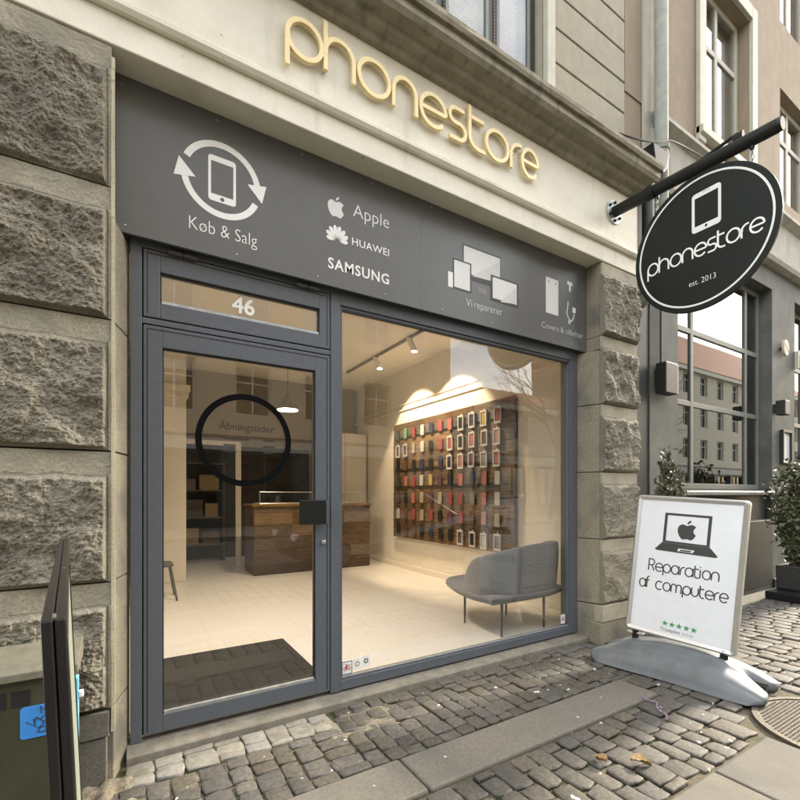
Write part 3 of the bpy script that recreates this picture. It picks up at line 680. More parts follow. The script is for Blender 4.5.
m = MB(); m.box(3.945, 3.963, 2.84, 8.19, .051, .13); m.build('skirting', 'inwall', bpy.data.objects['shop_wall_right'], bevel=.003)
bs = root('storage_shelf', (1.15, 9.0, .05), 'dark open shelf with brown boxes in the unlit back room', 'shelf')
for xx in (.78, 1.50): box('upright', 'lampdark', bs, xx, xx+.04, 8.85, 9.2, .051, 1.9)
for zz in (.35, .85, 1.35, 1.85): box('shelf_board', 'plank_l', bs, .821, 1.499, 8.86, 9.2, zz, zz+.025)
for k, (xx, zz, ww, hh, mm) in enumerate(((.84, .376, .25, .3, 'leaf_dry'), (1.15, .376, .3, .22, 'plank_l'), (.86, .876, .3, .32, 'case_brown'), (1.2, .876, .22, .25, 'leaf_dry'), (.84, 1.376, .2, .2, 'plank_l'), (1.1, 1.376, .34, .28, 'leaf_dry'))):
    o = box('storage_box', mm if mm in MT else 'plank_l', None, xx, xx+ww, 8.9, 9.15, zz, zz+hh, bevel=.004); tag(o, f'brown storage box on the {("lowest", "lowest", "middle", "middle", "upper", "upper")[k]} board of the back room shelf, {("left", "right")[k % 2]} one', 'box', 'boxes on the back room shelf')
# tall white cupboard behind the counter
cb = root('cupboard', (3.4, 8.0, .05), 'tall cream cupboard against the back wall behind the plank counter', 'cupboard')
box('carcass', 'inwall', cb, 3.02, 3.93, 7.72, 8.18, .051, 2.45, bevel=.004)
for a, b in ((3.027, 3.47), (3.478, 3.923)): box('cupboard_door', 'inwall', cb, a, b, 7.70, 7.7185, .10, 2.44, bevel=.004)
# counter of reclaimed planks
ct = root('counter', (2.7, 7.3, .05), 'shop counter clad in dark reclaimed planks inside the shop', 'counter')
cx0, cx1, cy0, cy1 = 1.62, 3.60, 6.93, 7.55
box('core', 'indark', ct, cx0+.02, cx1-.02, cy0+.02, cy1, .051, 1.10)
z = .06; k = 0
while z < 1.09:
    h = random.choice((.12, .16, .19)); z1 = min(z+h, 1.10)
    x = cx0
    while x < cx1:
        x1 = min(x+random.uniform(.5, 1.1), cx1)
        if cx1-x1 < .2: x1 = cx1
        box('plank', 'plank_l' if (.62 < z < .95 and random.random() < .55) or random.random() < .12 else 'plank', ct, x+.002, x1-.002, cy0-.006*random.random(), cy0+.0195, z+.002, z1-.002); x = x1
    box('plank', 'plank', ct, cx0-.004*random.random(), cx0+.0195, cy0+.022, cy1, z+.002, z1-.002)
    z = z1
box('counter_top', 'plank_l', ct, cx0-.03, cx1+.02, cy0-.03, cy1+.03, 1.1015, 1.14, bevel=.004)
m = MB()
for zz in (1.15, 1.33): m.tube([(1.72, 6.98, zz), (3.45, 6.98, zz)], .006, 6)
for xx in (1.72, 3.45): m.tube([(xx, 6.98, 1.141), (xx, 6.98, 1.33)], .006, 6)
dc = root('display_case', (2.6, 7.2, 1.14), 'low glass display case standing on the plank counter', 'display case')
m.build('case_rail', 'steel', dc); box('glass_front', 'glass', dc, 1.73, 3.44, 6.988, 6.994, 1.156, 1.324); box('case_tray', 'inwall', dc, 1.72, 3.45, 7.0, 7.42, 1.1405, 1.155)
# phone case wall
WX = 3.905
dsp = root('display_wall', (WX, 5.2, .55), 'wall panel of dark reclaimed planks hung with phone cases', 'display wall')
z = .575; ends = (3.80, 6.62)
while z < 2.46:
    h = random.choice((.135, .15, .17)); z1 = min(z+h, 2.475)
    if 2.475-z1 < .06: z1 = 2.475
    y = ends[0]; 
    while y < ends[1]:
        y1 = min(y+random.uniform(.5, 1.3), ends[1])
        if ends[1]-y1 < .25: y1 = ends[1]
        box('plank', random.choice(('plank', 'plank', 'plank', 'plank_l')) if random.random() < .5 else 'plank', dsp, WX-.008*random.random(), 3.9445, y+.0015, y1-.0015, z+.0015, z1-.0015); y = y1
    z = z1
for zz in (1.70, 1.42, 2.23): box('hanging_rail', 'black', dsp, WX-.022, WX-.0085, 3.9, 6.55, zz, zz+.012)
cols = {'red': (.45, .05, .05), 'dark green': (.03, .08, .06), 'mint green': (.16, .45, .28), 'black': (.02, .02, .022), 'navy': (.03, .045, .10), 'pink': (.55, .28, .26), 'coral': (.60, .14, .10), 'yellow': (.60, .45, .06), 'white': (.62, .60, .55), 'grey': (.24, .26, .27), 'brown': (.18, .08, .05), 'beige': (.50, .40, .28), 'plum': (.16, .04, .08)}
for k, v in cols.items():
    g_ = sum(v)/3; v = tuple(.72*(.72*q+.28*g_) for q in v)
    MT['case_'+k] = M('case_'+k.replace(' ', '_'), v, .45, var=.06)
def case_mesh(w, h, mat):
    m = MB(); fn = lambda u, v, d: (-d, -u, v)
    m.prism(rrect(-w/2, w/2, -h, 0, .012, 3), fn, 0, .011); m.prism(rrect(-w*.42, -w*.12, -.042, -.008, .006, 2), fn, .0112, .0135)
    return m.mesh('phone_case', mat)
def pack_mesh(w, h):
    m = MB(); fn = lambda u, v, d: (-d, -u, v); t = .016
    for a, b, c, d in ((-w/2, -w/2+t, -h, 0), (w/2-t, w/2, -h, 0), (-w/2+t, w/2-t, -h, -h+t*1.6), (-w/2+t, w/2-t, -t*1.4, 0)): m.prism([(a, c), (b, c), (b, d), (a, d)], fn, 0, .020)
    m.prism([(-.014, .001), (.014, .001), (.010, .02), (-.010, .02)], fn, .002, .006)
    return m.mesh('packaging', 'packw')
CM = {k: case_mesh(.088, .165, 'case_'+k) for k in cols}; PM = pack_mesh(.118, .205); IM = {}
for k in cols:
    m = MB(); fn = lambda u, v, d: (-d, -u, v); m.prism(rrect(-.034, .034, -.172, -.030, .01, 3), fn, 0, .012); IM[k] = m.mesh('phone_case', 'case_'+k)
ordn = ['first', 'second', 'third', 'fourth', 'fifth', 'sixth', 'seventh', 'eighth', 'ninth', 'tenth', 'eleventh']
rowsn = ['top', 'second', 'third', 'fourth', 'fifth', 'sixth', 'bottom']
LAY = [['dark green', 'mint green', 'red', 'white', 'navy', 'red', 'coral', '*black', '*navy', '*yellow', '*red'],
       ['*brown', '*plum', 'beige', 'white', 'black', 'red', '*red', '*black', '*coral', '*brown', '*pink'],
       ['black', 'brown', 'black', 'navy', 'black', 'navy', '*black', '*coral', '*plum', '*grey', '*red'],
       ['dark green', 'coral', 'red', 'white', 'yellow', 'plum', 'black', 'coral', 'navy', 'red', 'white'],
       ['brown', 'black', 'coral', 'beige', 'plum', 'beige', 'red', 'red', 'grey', 'coral', 'white'],
       ['white', 'brown', 'red', 'beige', 'red', 'black', 'plum', 'red', 'brown', 'pink', 'beige'],
       ['black', 'plum', 'brown', 'black', 'navy', 'black', 'black', '*brown', '*black', '*white', '*grey']]
for r_, rw in enumerate(LAY):
    for c_, cn in enumerate(rw):
        yy = 6.43-c_*.237+random.uniform(-.012, .012); zz = 2.375-r_*.262+random.uniform(-.008, .008); xx = WX-.0225
        pos = f'{ordn[c_]} from left in {rowsn[r_]} row of display wall'
        if cn[0] == '*':
            o = root('packaged_phone_case', (xx, yy, zz), f'{cn[1:]} boxed phone case, {pos}', 'phone case', 'phone cases hanging on the display wall')
            p = bpy.data.objects.new('packaging', PM); COL.objects.link(p); p.parent = o
            q = bpy.data.objects.new('phone_case', IM[cn[1:]]); COL.objects.link(q); q.parent = o
        else:
            o = bpy.data.objects.new('phone_case', CM[cn]); COL.objects.link(o); o.location = (xx, yy, zz)
            tag(o, f'{cn} phone case, {pos}', 'phone case', 'phone cases hanging on the display wall')
# door mat
mt = MB(); mt.prism(rrect(.05, 1.128, 2.73, 3.79, .01, 3), lambda u, v, w_: (u, v, w_), .0505, .062); tag(mt.build('door_mat', 'mat', None, bevel=.003), 'dark fibre door mat on the pale floor just inside the glass door', 'door mat')
# lounge chair
sf_ = root('lounge_chair', (3.08, 3.12, .05), 'grey upholstered lounge chair with curved shell back behind the display window', 'lounge chair')
outl = [(2.595, 2.84), (2.66, 2.765), (3.42, 2.765), (3.56, 2.90), (3.60, 3.25), (3.48, 3.58), (3.20, 3.74), (2.92, 3.76), (2.70, 3.55), (2.58, 3.15)]
def dense(p, n):
    P = [Vector(q) for q in p]; o = []
    for i in range(len(P)):
        a, b, c, d = P[i-1], P[i], P[(i+1) % len(P)], P[(i+2) % len(P)]
        for k in range(n):
            t = k/n; o.append(.5*((2*b)+(c-a)*t+(2*a-5*b+4*c-d)*t*t+(3*b-a-3*c+d)*t**3))
    return o
ol = dense(outl, 5); cen = Vector((3.08, 3.24)); m = MB(); vs = []; fs = []; n = len(ol)
for s_, z in ((.0, .445), (.6, .443), (.9, .437), (.985, .425), (1.0, .405), (.985, .388), (.86, .345), (.6, .325), (0, .322)):
    for p in ol: q = cen+(p-cen)*s_; vs.append((q.x, q.y, z))
for k in range(8):
    for i in range(n): fs.append((k*n+i, k*n+(i+1) % n, (k+1)*n+(i+1) % n, (k+1)*n+i))
m.add(vs, fs).build('seat', 'sofa', sf_, smooth=True)
bp = [(2.68, 3.22), (2.635, 3.05), (2.66, 2.90), (2.82, 2.82), (3.05, 2.805), (3.28, 2.815), (3.47, 2.90), (3.55, 3.12), (3.53, 3.42)]
bh = [.05, .26, .35, .40, .425, .43, .42, .38, .22]
m = MB(); vs = []; fs = []; NB = 40; NH = 10
def cr(arr, t):
    f = t*(len(arr)-1); i = min(int(f), len(arr)-2); u = f-i; g = lambda k: arr[max(0, min(len(arr)-1, k))]
    a, b, c, d = g(i-1), g(i), g(i+1), g(i+2)
    if isinstance(b, tuple): a, b, c, d = map(Vector, (a, b, c, d))
    return .5*((2*b)+(c-a)*u+(2*a-5*b+4*c-d)*u*u+(3*b-a-3*c+d)*u**3)
prof_n = 2*NH+1
for i in range(NB+1):
    t = i/NB; p = cr(bp, t); t2 = cr(bp, min(1, t+.01))-cr(bp, max(0, t-.01)); t2.normalize(); nr = Vector((t2.y, -t2.x)); h = max(.01, cr(bh, t))
    for k in range(prof_n):
        a = k/(prof_n-1)*math.pi; zz = math.sin(a)**.6 if a < math.pi else 0; zz = max(0, math.sin(a))**.5
        side = math.cos(a); lean = .05*zz*min(1, h/.3)
        q = p+nr*(side*.045*(1-.35*zz)+lean); vs.append((q.x, q.y, .43+h*zz))
for i in range(NB):
    for k in range(prof_n-1): fs.append((i*prof_n+k, i*prof_n+k+1, (i+1)*prof_n+k+1, (i+1)*prof_n+k))
fs.append(tuple(range(prof_n))); fs.append(tuple(NB*prof_n+k for k in range(prof_n))[::-1])
m.add(vs, fs).build('backrest', 'sofa', sf_, smooth=True)
for a, b in ((2.78, 2.86), (3.33, 2.87), (2.78, 3.36), (3.33, 3.36)): MB().tube([(a, b, .0505), (a, b, .06), (a+.01*(3.05-a), b, .34)], [.011, .009, .013], 10).build('leg', 'lampdark', sf_)
# stool at the left
st = root('side_chair', (.27, 6.0, .05), 'dark side chair with thin splayed legs at the left, seen through the door glass', 'chair')
m = MB(); m.prism(rrect(.05, .45, 5.8, 6.2, .08), lambda u, v, w_: (u, v, w_), .45, .475); m.build('seat', 'lampdark', st, bevel=.006)
for a, b in ((-1, -1), (1, -1), (-1, 1), (1, 1)): MB().tube([(.25+a*.23, 6+b*.19, .0505), (.25+a*.165, 6+b*.15, .45)], .012, 8).build('leg', 'lampdark', st)
m = MB(); m.prism(rrect(5.82, 6.18, .60, .85, .06), lambda u, v, w_: (w_, u, v), .03, .05); m.build('backrest', 'lampdark', st)
for a in (5.88, 6.12): MB().tube([(.08, a, .47), (.042, a, .62)], .01, 6).build('back_post', 'lampdark', st)
# ceiling tracks with lit spots
def lamp(name, kind, loc, tgt, e, col=(1, .76, .50), size=R(95), blend=.6, rad=.04):
    l = bpy.data.lights.new(name, kind); l.energy = e; l.color = col
    if kind == 'SPOT': l.spot_size = size; l.spot_blend = blend
    if hasattr(l, 'shadow_soft_size'): l.shadow_soft_size = rad
    return l
def track(x, y0, y1, ys, tilt, label, e=70, cone=R(120), bl=.8, col=(1, .76, .50)):
    t = root('lamp_track', (x, y0, 3.38), label, 'track light')
    box('rail', 'lampdark', t, x-.018, x+.018, y0, y1, 3.372, 3.3995)
    for y in ys:
        hd = MB().lathe([(.0, 0), (.040, .0), (.042, .03), (.042, .13), (.03, .16), (.0, .16)], None, 16, lambda a, b, c: (x+a+(c-.08)*math.sin(tilt), y+b, 3.20+c)).build('lamp_head', 'inwall', t, smooth=True)
        MB().tube([(x, y, 3.36), (x, y, 3.3725)], .012, 8).build('stem', 'lampdark', t)
        MB().lathe([(.0, 0), (.036, .0), (.036, .003), (0, .003)], None, 16, lambda a, b, c: (x+a-.08*math.sin(tilt), y+b, 3.1945+c)).build('lit_lens', 'lampw', t)
        L = lamp('spot_light', 'SPOT', None, None, e, size=cone, blend=bl, col=col); lo = bpy.data.objects.new('spot_light', L); COL.objects.link(lo); lo.parent = t
        lo.location = Vector((x-.08*math.sin(tilt), y, 3.185))-worg(t); lo.rotation_euler = (0, tilt, 0)
track(3.20, 4.2, 7.0, (4.96, 5.92), R(-33), 'ceiling track with lit spot heads in front of the phone case wall', 62, cone=R(84), bl=.3)
track(.9, 3.3, 4.6, (3.5, 4.15), R(0), 'unseen added ceiling track with spot heads brightening the shop floor', 62, col=(1, .84, .66))  # unseen track, added to brighten and whiten the floor
# pendants
def pendant(x, y, z, label, e=25):
    p = root('pendant_lamp', (x, y, z), label, 'pendant lamp')
    MB().lathe([(.17, 0), (.165, .02), (.12, .10), (.06, .16), (.035, .22), (.0, .22)], None, 24, lambda a, b, c: (x+a, y+b, z+c)).build('lamp_shade', 'lampdark', p, smooth=True)
    MB().lathe([(.0, 0), (.14, 0), (.14, .006), (0, .006)], None, 24, lambda a, b, c: (x+a, y+b, z-.0075+c)).build('lit_diffuser', 'lampw', p)
    MB().tube([(x, y, z+.2195), (x, y, 3.385)], .004, 6).build('cord', 'black', p); box('ceiling_cup', 'black', p, x-.04, x+.04, y-.04, y+.04, 3.37, 3.3995, bevel=.008)
    L = lamp('pendant_light', 'SPOT', None, None, e, size=R(130)); lo = bpy.data.objects.new('pendant_light', L); COL.objects.link(lo); lo.parent = p; lo.location = (0, 0, -.02)
pendant(1.93, 6.25, 2.50, 'grey cone pendant lamp hanging over the counter, right of the black ring', 14)

# ================================================================== FASCIA SIGN PANEL
PY = 2.565
fp = root('fascia_panel', (1.73, PY, 2.58), 'dark grey fascia panel with white icons and lettering above the shopfront', 'sign')
px0, px1 = -.062, 3.528
jx = onY(421, 250, PY).x
for a, b in ((px0, jx-.0003), (jx+.0003, px1)): box('panel_sheet', 'panel', fp, a, b, PY, PY+.02, 2.583, 3.350, bevel=.001)
box('panel_backing', 'gasket', fp, px0+.05, px1-.03, PY+.0205, GY-.001, 2.604, 3.34)
sc = [(px0+.045, 2.62)]+[(px0+.03, 3.30)]
for i in range(1, 8):
    sc += [(px0+i*.47, 3.318), (px0+i*.47+.1, 2.622)]
for x, z in sc: MB().lathe([(.0045, 0), (.0045, .0015), (.003, .0025)], None, 8, lambda a, b, c: (x+a, PY-c, z+b)).build('screw', 'steel', fp)
pf = lambda u, v, d: (u, PY-d, v)
# recycle-phone icon
ic = (.432, 3.000); 
m = ring_mb(ic[0], ic[1], .205, .172, pf, .001, 12, 158); m2 = ring_mb(ic[0], ic[1], .205, .172, pf, .001, 192, 338); m.add(m2.v, m2.f)
for a, dr in ((12, -1), (192, -1)):
    A = R(a); ux, uy = math.cos(A), math.sin(A); tx, ty = uy, -ux
    if a == 192: tx, ty = uy*1, -ux*1
    q = flat([(ic[0]+ux*.242, ic[1]+uy*.242), (ic[0]+ux*.135, ic[1]+uy*.135), (ic[0]+ux*.196+tx*.098, ic[1]+uy*.196+ty*.098)], pf, .0016); m.add(q.v, q.f)
m.build('arrow_ring_icon', 'white', fp)
def phone_icon(parent, cx, cz, w, h, mat, fn, d=.001, name='phone_icon', bg_gap=None):
    o = rrect(cx-w/2, cx+w/2, cz-h/2, cz+h/2, w*.12, 4); i = rrect(cx-w*.40, cx+w*.40, cz-h*.345, cz+h*.375, w*.01, 4); n = len(o)
    m = MB().add([fn(u, v, d) for u, v in o]+[fn(u, v, d) for u, v in i], [(k, (k+1) % n, n+(k+1) % n, n+k) for k in range(n)])
    ob = m.build(name, mat, parent)
    return ob
phone_icon(fp, ic[0], ic[1], .142, .245, 'white', pf)
MB().lathe([(.011, 0), (.011, .0002), (.0, .0003)], None, 14, lambda a, b, c: (ic[0]+a, PY-.0014-c, ic[1]-.104+b)).build('icon_button', 'panel', fp)
def ptext(s, xy0, xy1, cap, mat='white', bold=0., name='lettering', space=1.):
    a = onY(*xy0, PY); b = onY(*xy1, PY); 
    return text_mb(s, b.x-a.x, lambda u, v, d: (a.x+u, PY-d, (a.z+b.z)/2+v), .001, cap=cap, bold=bold, space=space).build(name, mat, fp)
ptext('Køb & Salg', (189, 229), (257, 246), .068, bold=-.012)
ap = onY(327, 207, PY); apple_mb(1.035, 3.018, .128, pf, .001).build('apple_logo', 'vinyl_grey', fp)
ptext('Apple', (353, 219), (389, 226), .082, bold=-.01)
hc = (1.105, 2.868); m = MB()
for a, L in ((12, .058), (35, .074), (58, .082), (80, .086), (100, .086), (122, .082), (145, .074), (168, .058)):
    A = R(a); ux, uy = math.cos(A), math.sin(A); nx_, ny_ = -uy, ux; r0 = .016; w0 = .013
    q = flat([(hc[0]+ux*r0, hc[1]+uy*r0), (hc[0]+ux*(r0+L*.55)-nx_*w0, hc[1]+uy*(r0+L*.55)-ny_*w0), (hc[0]+ux*(r0+L*.85)-nx_*w0*.9, hc[1]+uy*(r0+L*.85)-ny_*w0*.9), (hc[0]+ux*(r0+L), hc[1]+uy*(r0+L)), (hc[0]+ux*(r0+L*.85)+nx_*w0*.9, hc[1]+uy*(r0+L*.85)+ny_*w0*.9), (hc[0]+ux*(r0+L*.55)+nx_*w0, hc[1]+uy*(r0+L*.55)+ny_*w0)], pf, .001); m.add(q.v, q.f)
m.build('petal_logo', 'white', fp)
ptext('HUAWEI', (352, 246.5), (389, 254.5), .046, bold=.008, space=1.05)
ptext('SAMSUNG', (328, 268), (389, 284), .064, bold=.02, space=1.12)
# devices icon
def quadpx(pts, mat, d, name):
    P = [onY(x, y, PY) for x, y in pts]; x0 = (P[0].x+P[3].x)/2; x1 = (P[1].x+P[2].x)/2; zt_ = (P[0].z+P[1].z)/2; zb = (P[2].z+P[3].z)/2
    flat([(x0, zb), (x1, zb), (x1, zt_), (x0, zt_)], pf, d).build(name, mat, fp); return x0, x1, zb, zt_
quadpx([(462, 243), (501, 258), (501, 292), (463, 276)], 'panel_line', .0006, 'monitor_icon_edge')
quadpx([(463.5, 245), (500, 259), (500, 284), (464, 272)], 'vinyl_grey', .0010, 'monitor_icon')
quadpx([(478, 287), (486, 290), (487, 295.5), (477, 293)], 'vinyl_dim', .0012, 'monitor_foot_icon')
quadpx([(452.8, 257.5), (471.2, 264), (471.2, 293), (452.8, 288.5)], 'panel_line', .0015, 'tablet_icon_edge')
quadpx([(454, 259.5), (469.8, 265), (469.8, 291), (454, 287)], 'vinyl_grey', .0018, 'tablet_icon')
quadpx([(448, 271), (454.2, 273), (454.2, 288), (448, 286.5)], 'white', .0014, 'phone_icon')
quadpx([(490.6, 274.4), (518.2, 284), (518.2, 308), (490.6, 300)], 'panel_line', .0022, 'laptop_icon_edge')
quadpx([(492.5, 277), (516.5, 285), (516.5, 305), (492.5, 298)], 'vinyl_grey', .0026, 'laptop_icon')
for (x_, y_), (x2_, y2_), (x3_, y3_), d_ in (((472, 276), (500, 262), (500, 284), .0013), ((500, 302), (516.5, 288), (516.5, 305), .0029)):
    A_, B_, C_ = onY(x_, y_, PY), onY(x2_, y2_, PY), onY(x3_, y3_, PY); q_ = MB().add([pf(A_.x, A_.z, d_), pf(B_.x-.003, B_.z, d_), pf(C_.x-.003, C_.z+.004, d_)], [(0, 1, 2)]); q_.build('icon_gloss', 'vinyl_mid', fp)
ptext('Vi', (466, 306), (472, 307), .058, 'vinyl_grey', bold=-.015); ptext('reparerer', (474.5, 308.2), (502, 315.5), .058, 'vinyl_grey', bold=-.015)
# covers and accessories icon
c0 = quadpx([(545.5, 277), (558, 280), (558.5, 315.5), (546, 313)], 'vinyl_grey', .001, 'cover_icon')
for u in (.22, .8): MB().lathe([(.008, 0), (.008, .0002), (.0, .0003)], None, 8, lambda a, b, c: (c0[0]+(c0[1]-c0[0])*u+a, PY-.0014-c, c0[3]-.035+b)).build('cover_hole_icon', 'vinyl_dim', fp)
eb = onY(569.5, 286, PY); m = flat(CIRC(eb.x-.014, eb.z+.022, .019, 14), pf, .001); q = flat(CIRC(eb.x+.020, eb.z+.020, .019, 14), pf, .0013); m.add(q.v, q.f); q = flat([(eb.x-.009, eb.z+.015), (eb.x-.007, eb.z-.05), (eb.x+.014, eb.z-.05), (eb.x+.014, eb.z+.015)], pf, .0016); m.add(q.v, q.f); m.build('earbud_icon', 'white', fp)
cbx = onY(570, 312, PY); m = MB()
ribbon(m, [(cbx.x-.030, cbx.z+.055), (cbx.x-.034, cbx.z+.02), (cbx.x-.045, cbx.z-.01), (cbx.x-.03, cbx.z-.045), (cbx.x-.005, cbx.z-.075), (cbx.x+.0, cbx.z-.10), (cbx.x-.018, cbx.z-.10), (cbx.x-.014, cbx.z-.07), (cbx.x+.02, cbx.z-.078), (cbx.x+.045, cbx.z-.045), (cbx.x+.055, cbx.z-.01)], .010, pf, .0002, .001)
q = flat([(cbx.x+.03, cbx.z+.0), (cbx.x+.072, cbx.z-.0), (cbx.x+.078, cbx.z+.045), (cbx.x+.030, cbx.z+.05)], pf, .0016); m.add(q.v, q.f)
q = flat([(cbx.x-.036, cbx.z+.055), (cbx.x-.022, cbx.z+.055), (cbx.x-.024, cbx.z+.085), (cbx.x-.034, cbx.z+.085)], pf, .0016); m.add(q.v, q.f)
m.build('charger_icon', 'white', fp)
ptext('Covers & tilbehør', (541.5, 329), (583, 337), .050, 'vinyl_grey', bold=-.015)
# ================================================================== GOLD LETTERS
gl = root('channel_letters', (1.7, BY-.02, 3.70), 'raised gold letters reading phonestore on the cream frieze', 'letter sign')
gx = [('p', .736, .936), ('h', .958, 1.135), ('o', 1.168, 1.378), ('n', 1.408, 1.578), ('e', 1.612, 1.815), ('s', 1.842, 1.985), ('t', 2.022, 2.165), ('o', 2.175, 2.388), ('r', 2.420, 2.530), ('e', 2.515, 2.705)]
lx = .736
GW = {'p': 1.0, 'h': .9, 'o': 1.0, 'n': .9, 'e': 1.0, 's': .71, 't': .58, 'r': .54}
for ch, a, b in gx:
    st, _ = GL[ch]; sx = (b-a)/GW[ch]; mb = MB()
    if ch == 'r': a = 2.418
    if ch == 'e' and a > 2.4: a += .02; sx = (b-a)/1.0
    for k, (cl, pts) in enumerate(st): ribbon(mb, [(a+x*sx, 3.722+y*.205) for x, y in pts], .0255, lambda u, v, d: (u, BY-d, v), .012, .034+k*.0006, bool(cl))
    o = mb.build('letter', 'gold', gl); o['label'] = f'gold letter {ch}'
    pg = MB(); 
    for cl, pts in st[:1]:
        for q in (pts[len(pts)//3], pts[len(pts)//2]): pg.tube([(a+q[0]*sx, BY+.002, 3.722+q[1]*.205), (a+q[0]*sx, BY-.014, 3.722+q[1]*.205)], .004, 6)
    pg.build('stand_off_pin', 'steel', o)
# ================================================================== PROJECTING SIGN
BX = 3.74
br = root('sign_bracket', (BX, BY, 3.82), 'black tubular wall bracket with round bolted flange beside the gold letters', 'sign bracket')
MB().lathe([(.0, 0), (.105, 0), (.105, .012), (.0, .012)], None, 28, lambda a, b, c: (BX-.02+a, BY-.0005-c, 3.83+b)).build('flange', 'galv', br, bevel=.002)
for k in range(6):
    A = R(30+60*k); MB().lathe([(.013, 0), (.013, .012), (.009, .016)], None, 6, lambda a, b, c: (BX-.02+.08*math.cos(A)+a, BY-.0128-c, 3.83+.08*math.sin(A)+b)).build('bolt', 'black', br)
e1 = onX(783, 124, BX)
MB().tube([(BX-.02, BY-.0128, 3.83), (BX-.02, BY-.05, 3.829), (BX, e1.y+.02, 3.787), (BX, e1.y, 3.786)], [.047, .047, .047, .042], 18).build('arm', 'black', br, smooth=False)
MB().tube([(BX-.02, BY-.30, 3.818), (BX-.02, BY-.37, 3.8165)], .056, 18).build('collar', 'black', br)
ra = onX(683, 156, BX+.25); rb = onX(744, 128, BX+.02)
MB().tube([(BX+.02, ra.y, 3.835), (BX+.01, 1.47, 3.90), ], .012, 8).build('stay_rod', 'black', br)
MB().lathe([(.0, -.03), (.04, -.03), (.04, .03), (0, .03)], None, 14, lambda a, b, c: (BX+.01+b*.6, 1.47+c, 3.865+a)).build('clamp', 'black', br)
OC = (1.715, 3.235); OA, OB = .505, .525
os_ = root('hanging_sign', (BX, OC[0], OC[1]-OB), 'round black hanging sign with white rim line, phone outline and the word phonestore', 'hanging sign')
fo = lambda u, v, d: (BX-.014-d, OC[0]-u, OC[1]+v)
el = lambda s, n=72: [(OA*s*math.cos(2*math.pi*i/n), OB*s*math.sin(2*math.pi*i/n)) for i in range(n)]
MB().prism(el(1), lambda u, v, w_: (BX+w_, OC[0]-u, OC[1]+v), -.014, .014).build('disc', 'signface', os_, bevel=.004)
m = MB(); ribbon(m, el(.915), .014, fo, -.0005, .0012, True); m.build('rim_line', 'vinyl_grey', os_)
phone_icon(os_, .045, .222, .20, .30, 'vinyl_grey', fo, .0012)
m = flat(CIRC(.045, .098, .010, 14), fo, .0018); m.build('icon_button', 'signface', os_); flat([(.02, .3595), (.07, .3595), (.07, .3625), (.02, .3625)], fo, .0018).build('icon_speaker', 'signface', os_)
merge(word('phonestore', .80, .095, .0125, lambda u, v, d: fo(-.395+u, -.115+v, d), .0012)).build('lettering', 'white', os_)
text_mb('est. 2013', .185, lambda u, v, d: fo(-.075+u, -.325+v, d), .0012, cap=.042, bold=-.012).build('lettering', 'white', os_)
def link(c, r, rot): 
    pts = []
    for i in range(14):
        a = 2*math.pi*i/14; p = Vector((r*.6*math.cos(a), 0, r*math.sin(a))); p.rotate(Matrix.Rotation(rot, 3, 'Z')); pts.append(p+Vector(c))
    return MB().tube(pts, .0042, 6, True)
for yy in (1.385, 2.045):
    zz = OC[1]+OB*math.sqrt(1-((yy-OC[0])/OA)**2); zt_ = 3.787+(yy-e1.y)*.034-.047
    MB().tube([(BX, yy, zt_+.01), (BX, yy, zt_-.02)], .016, 8).build('eye_bolt', 'black', br)
    z = zz-.004; k = 0
    while z < zt_-.012: link((BX, yy, z+.014), .019, (k % 2)*math.pi/2).build('chain_link', 'steel', os_); z += .027; k += 1
# ================================================================== PAVEMENT SIGN (grey base)
BLc = Vector((3.37, 2.085)); BRc = Vector((3.475, 1.372)); bd = (BRc-BLc); bwid = bd.length; ang = math.atan2(bd.y, bd.x)
cxy = (BLc+BRc)/2
ab = root('pavement_sign', (cxy.x, cxy.y, 0), 'white poster pavement sign on a grey plastic base, reading Reparation af computere', 'pavement sign', rot=(0, 0, ang))
# local: +x along board to the reader's right, -y towards the reader?  (reader stands on local -y side)
def L2(u, v, d):     # poster coordinates: u right from board centre, v up the board, d out to reader
    le = R(5.5); roll = R(3.2)
    uu = u*math.cos(roll)+v*math.sin(roll)*1.0; vv = -u*math.sin(roll)*1.0+v*math.cos(roll)
    return (uu, -d*math.cos(le)+vv*math.sin(le)*1.0, .225+vv*math.cos(le)+d*math.sin(le))
BW = bwid; BHt = 1.055
def lb(mb, name, mat, **k): return mb.build(name, mat, ab, local=True, **k)
# board core and rounded aluminium frame
lb(MB().prism(rrect(-BW/2+.01, BW/2-.01, .01, BHt-.01, .02), L2, -.008, .008), 'board_core', 'alu')
def frame_side(sgn):
    fr = MB(); o = rrect(-BW/2, BW/2, 0, BHt, .028, 6); i = rrect(-BW/2+.034, BW/2-.034, .034, BHt-.034, .006, 6); n = len(o)
    mid = rrect(-BW/2+.012, BW/2-.012, .012, BHt-.012, .020, 6)
    vs = [L2(u, v, sgn*.003) for u, v in o]+[L2(u, v, sgn*.017) for u, v in o]+[L2(u, v, sgn*.025) for u, v in mid]+[L2(u, v, sgn*.016) for u, v in i]+[L2(u, v, sgn*.0085) for u, v in i]
    fs = []
    for r_ in range(4): fs += [(r_*n+k, r_*n+(k+1) % n, (r_+1)*n+(k+1) % n, (r_+1)*n+k) for k in range(n)]
    return fr.add(vs, fs)
lb(frame_side(1), 'frame', 'alu'); lb(frame_side(-1), 'frame', 'alu')
lb(MB().prism([(-BW/2+.034, .034), (BW/2-.034, .034), (BW/2-.034, BHt-.034), (-BW/2+.034, BHt-.034)], L2, .0083, .0102), 'poster', 'poster')
lb(MB().prism([(-BW/2+.034, .034), (BW/2-.034, .034), (BW/2-.034, BHt-.034), (-BW/2+.034, BHt-.034)], L2, -.0083, -.0102), 'poster', 'poster')
pd = .0112
lf = lambda u, v, d: L2(u, v, .0103+d)
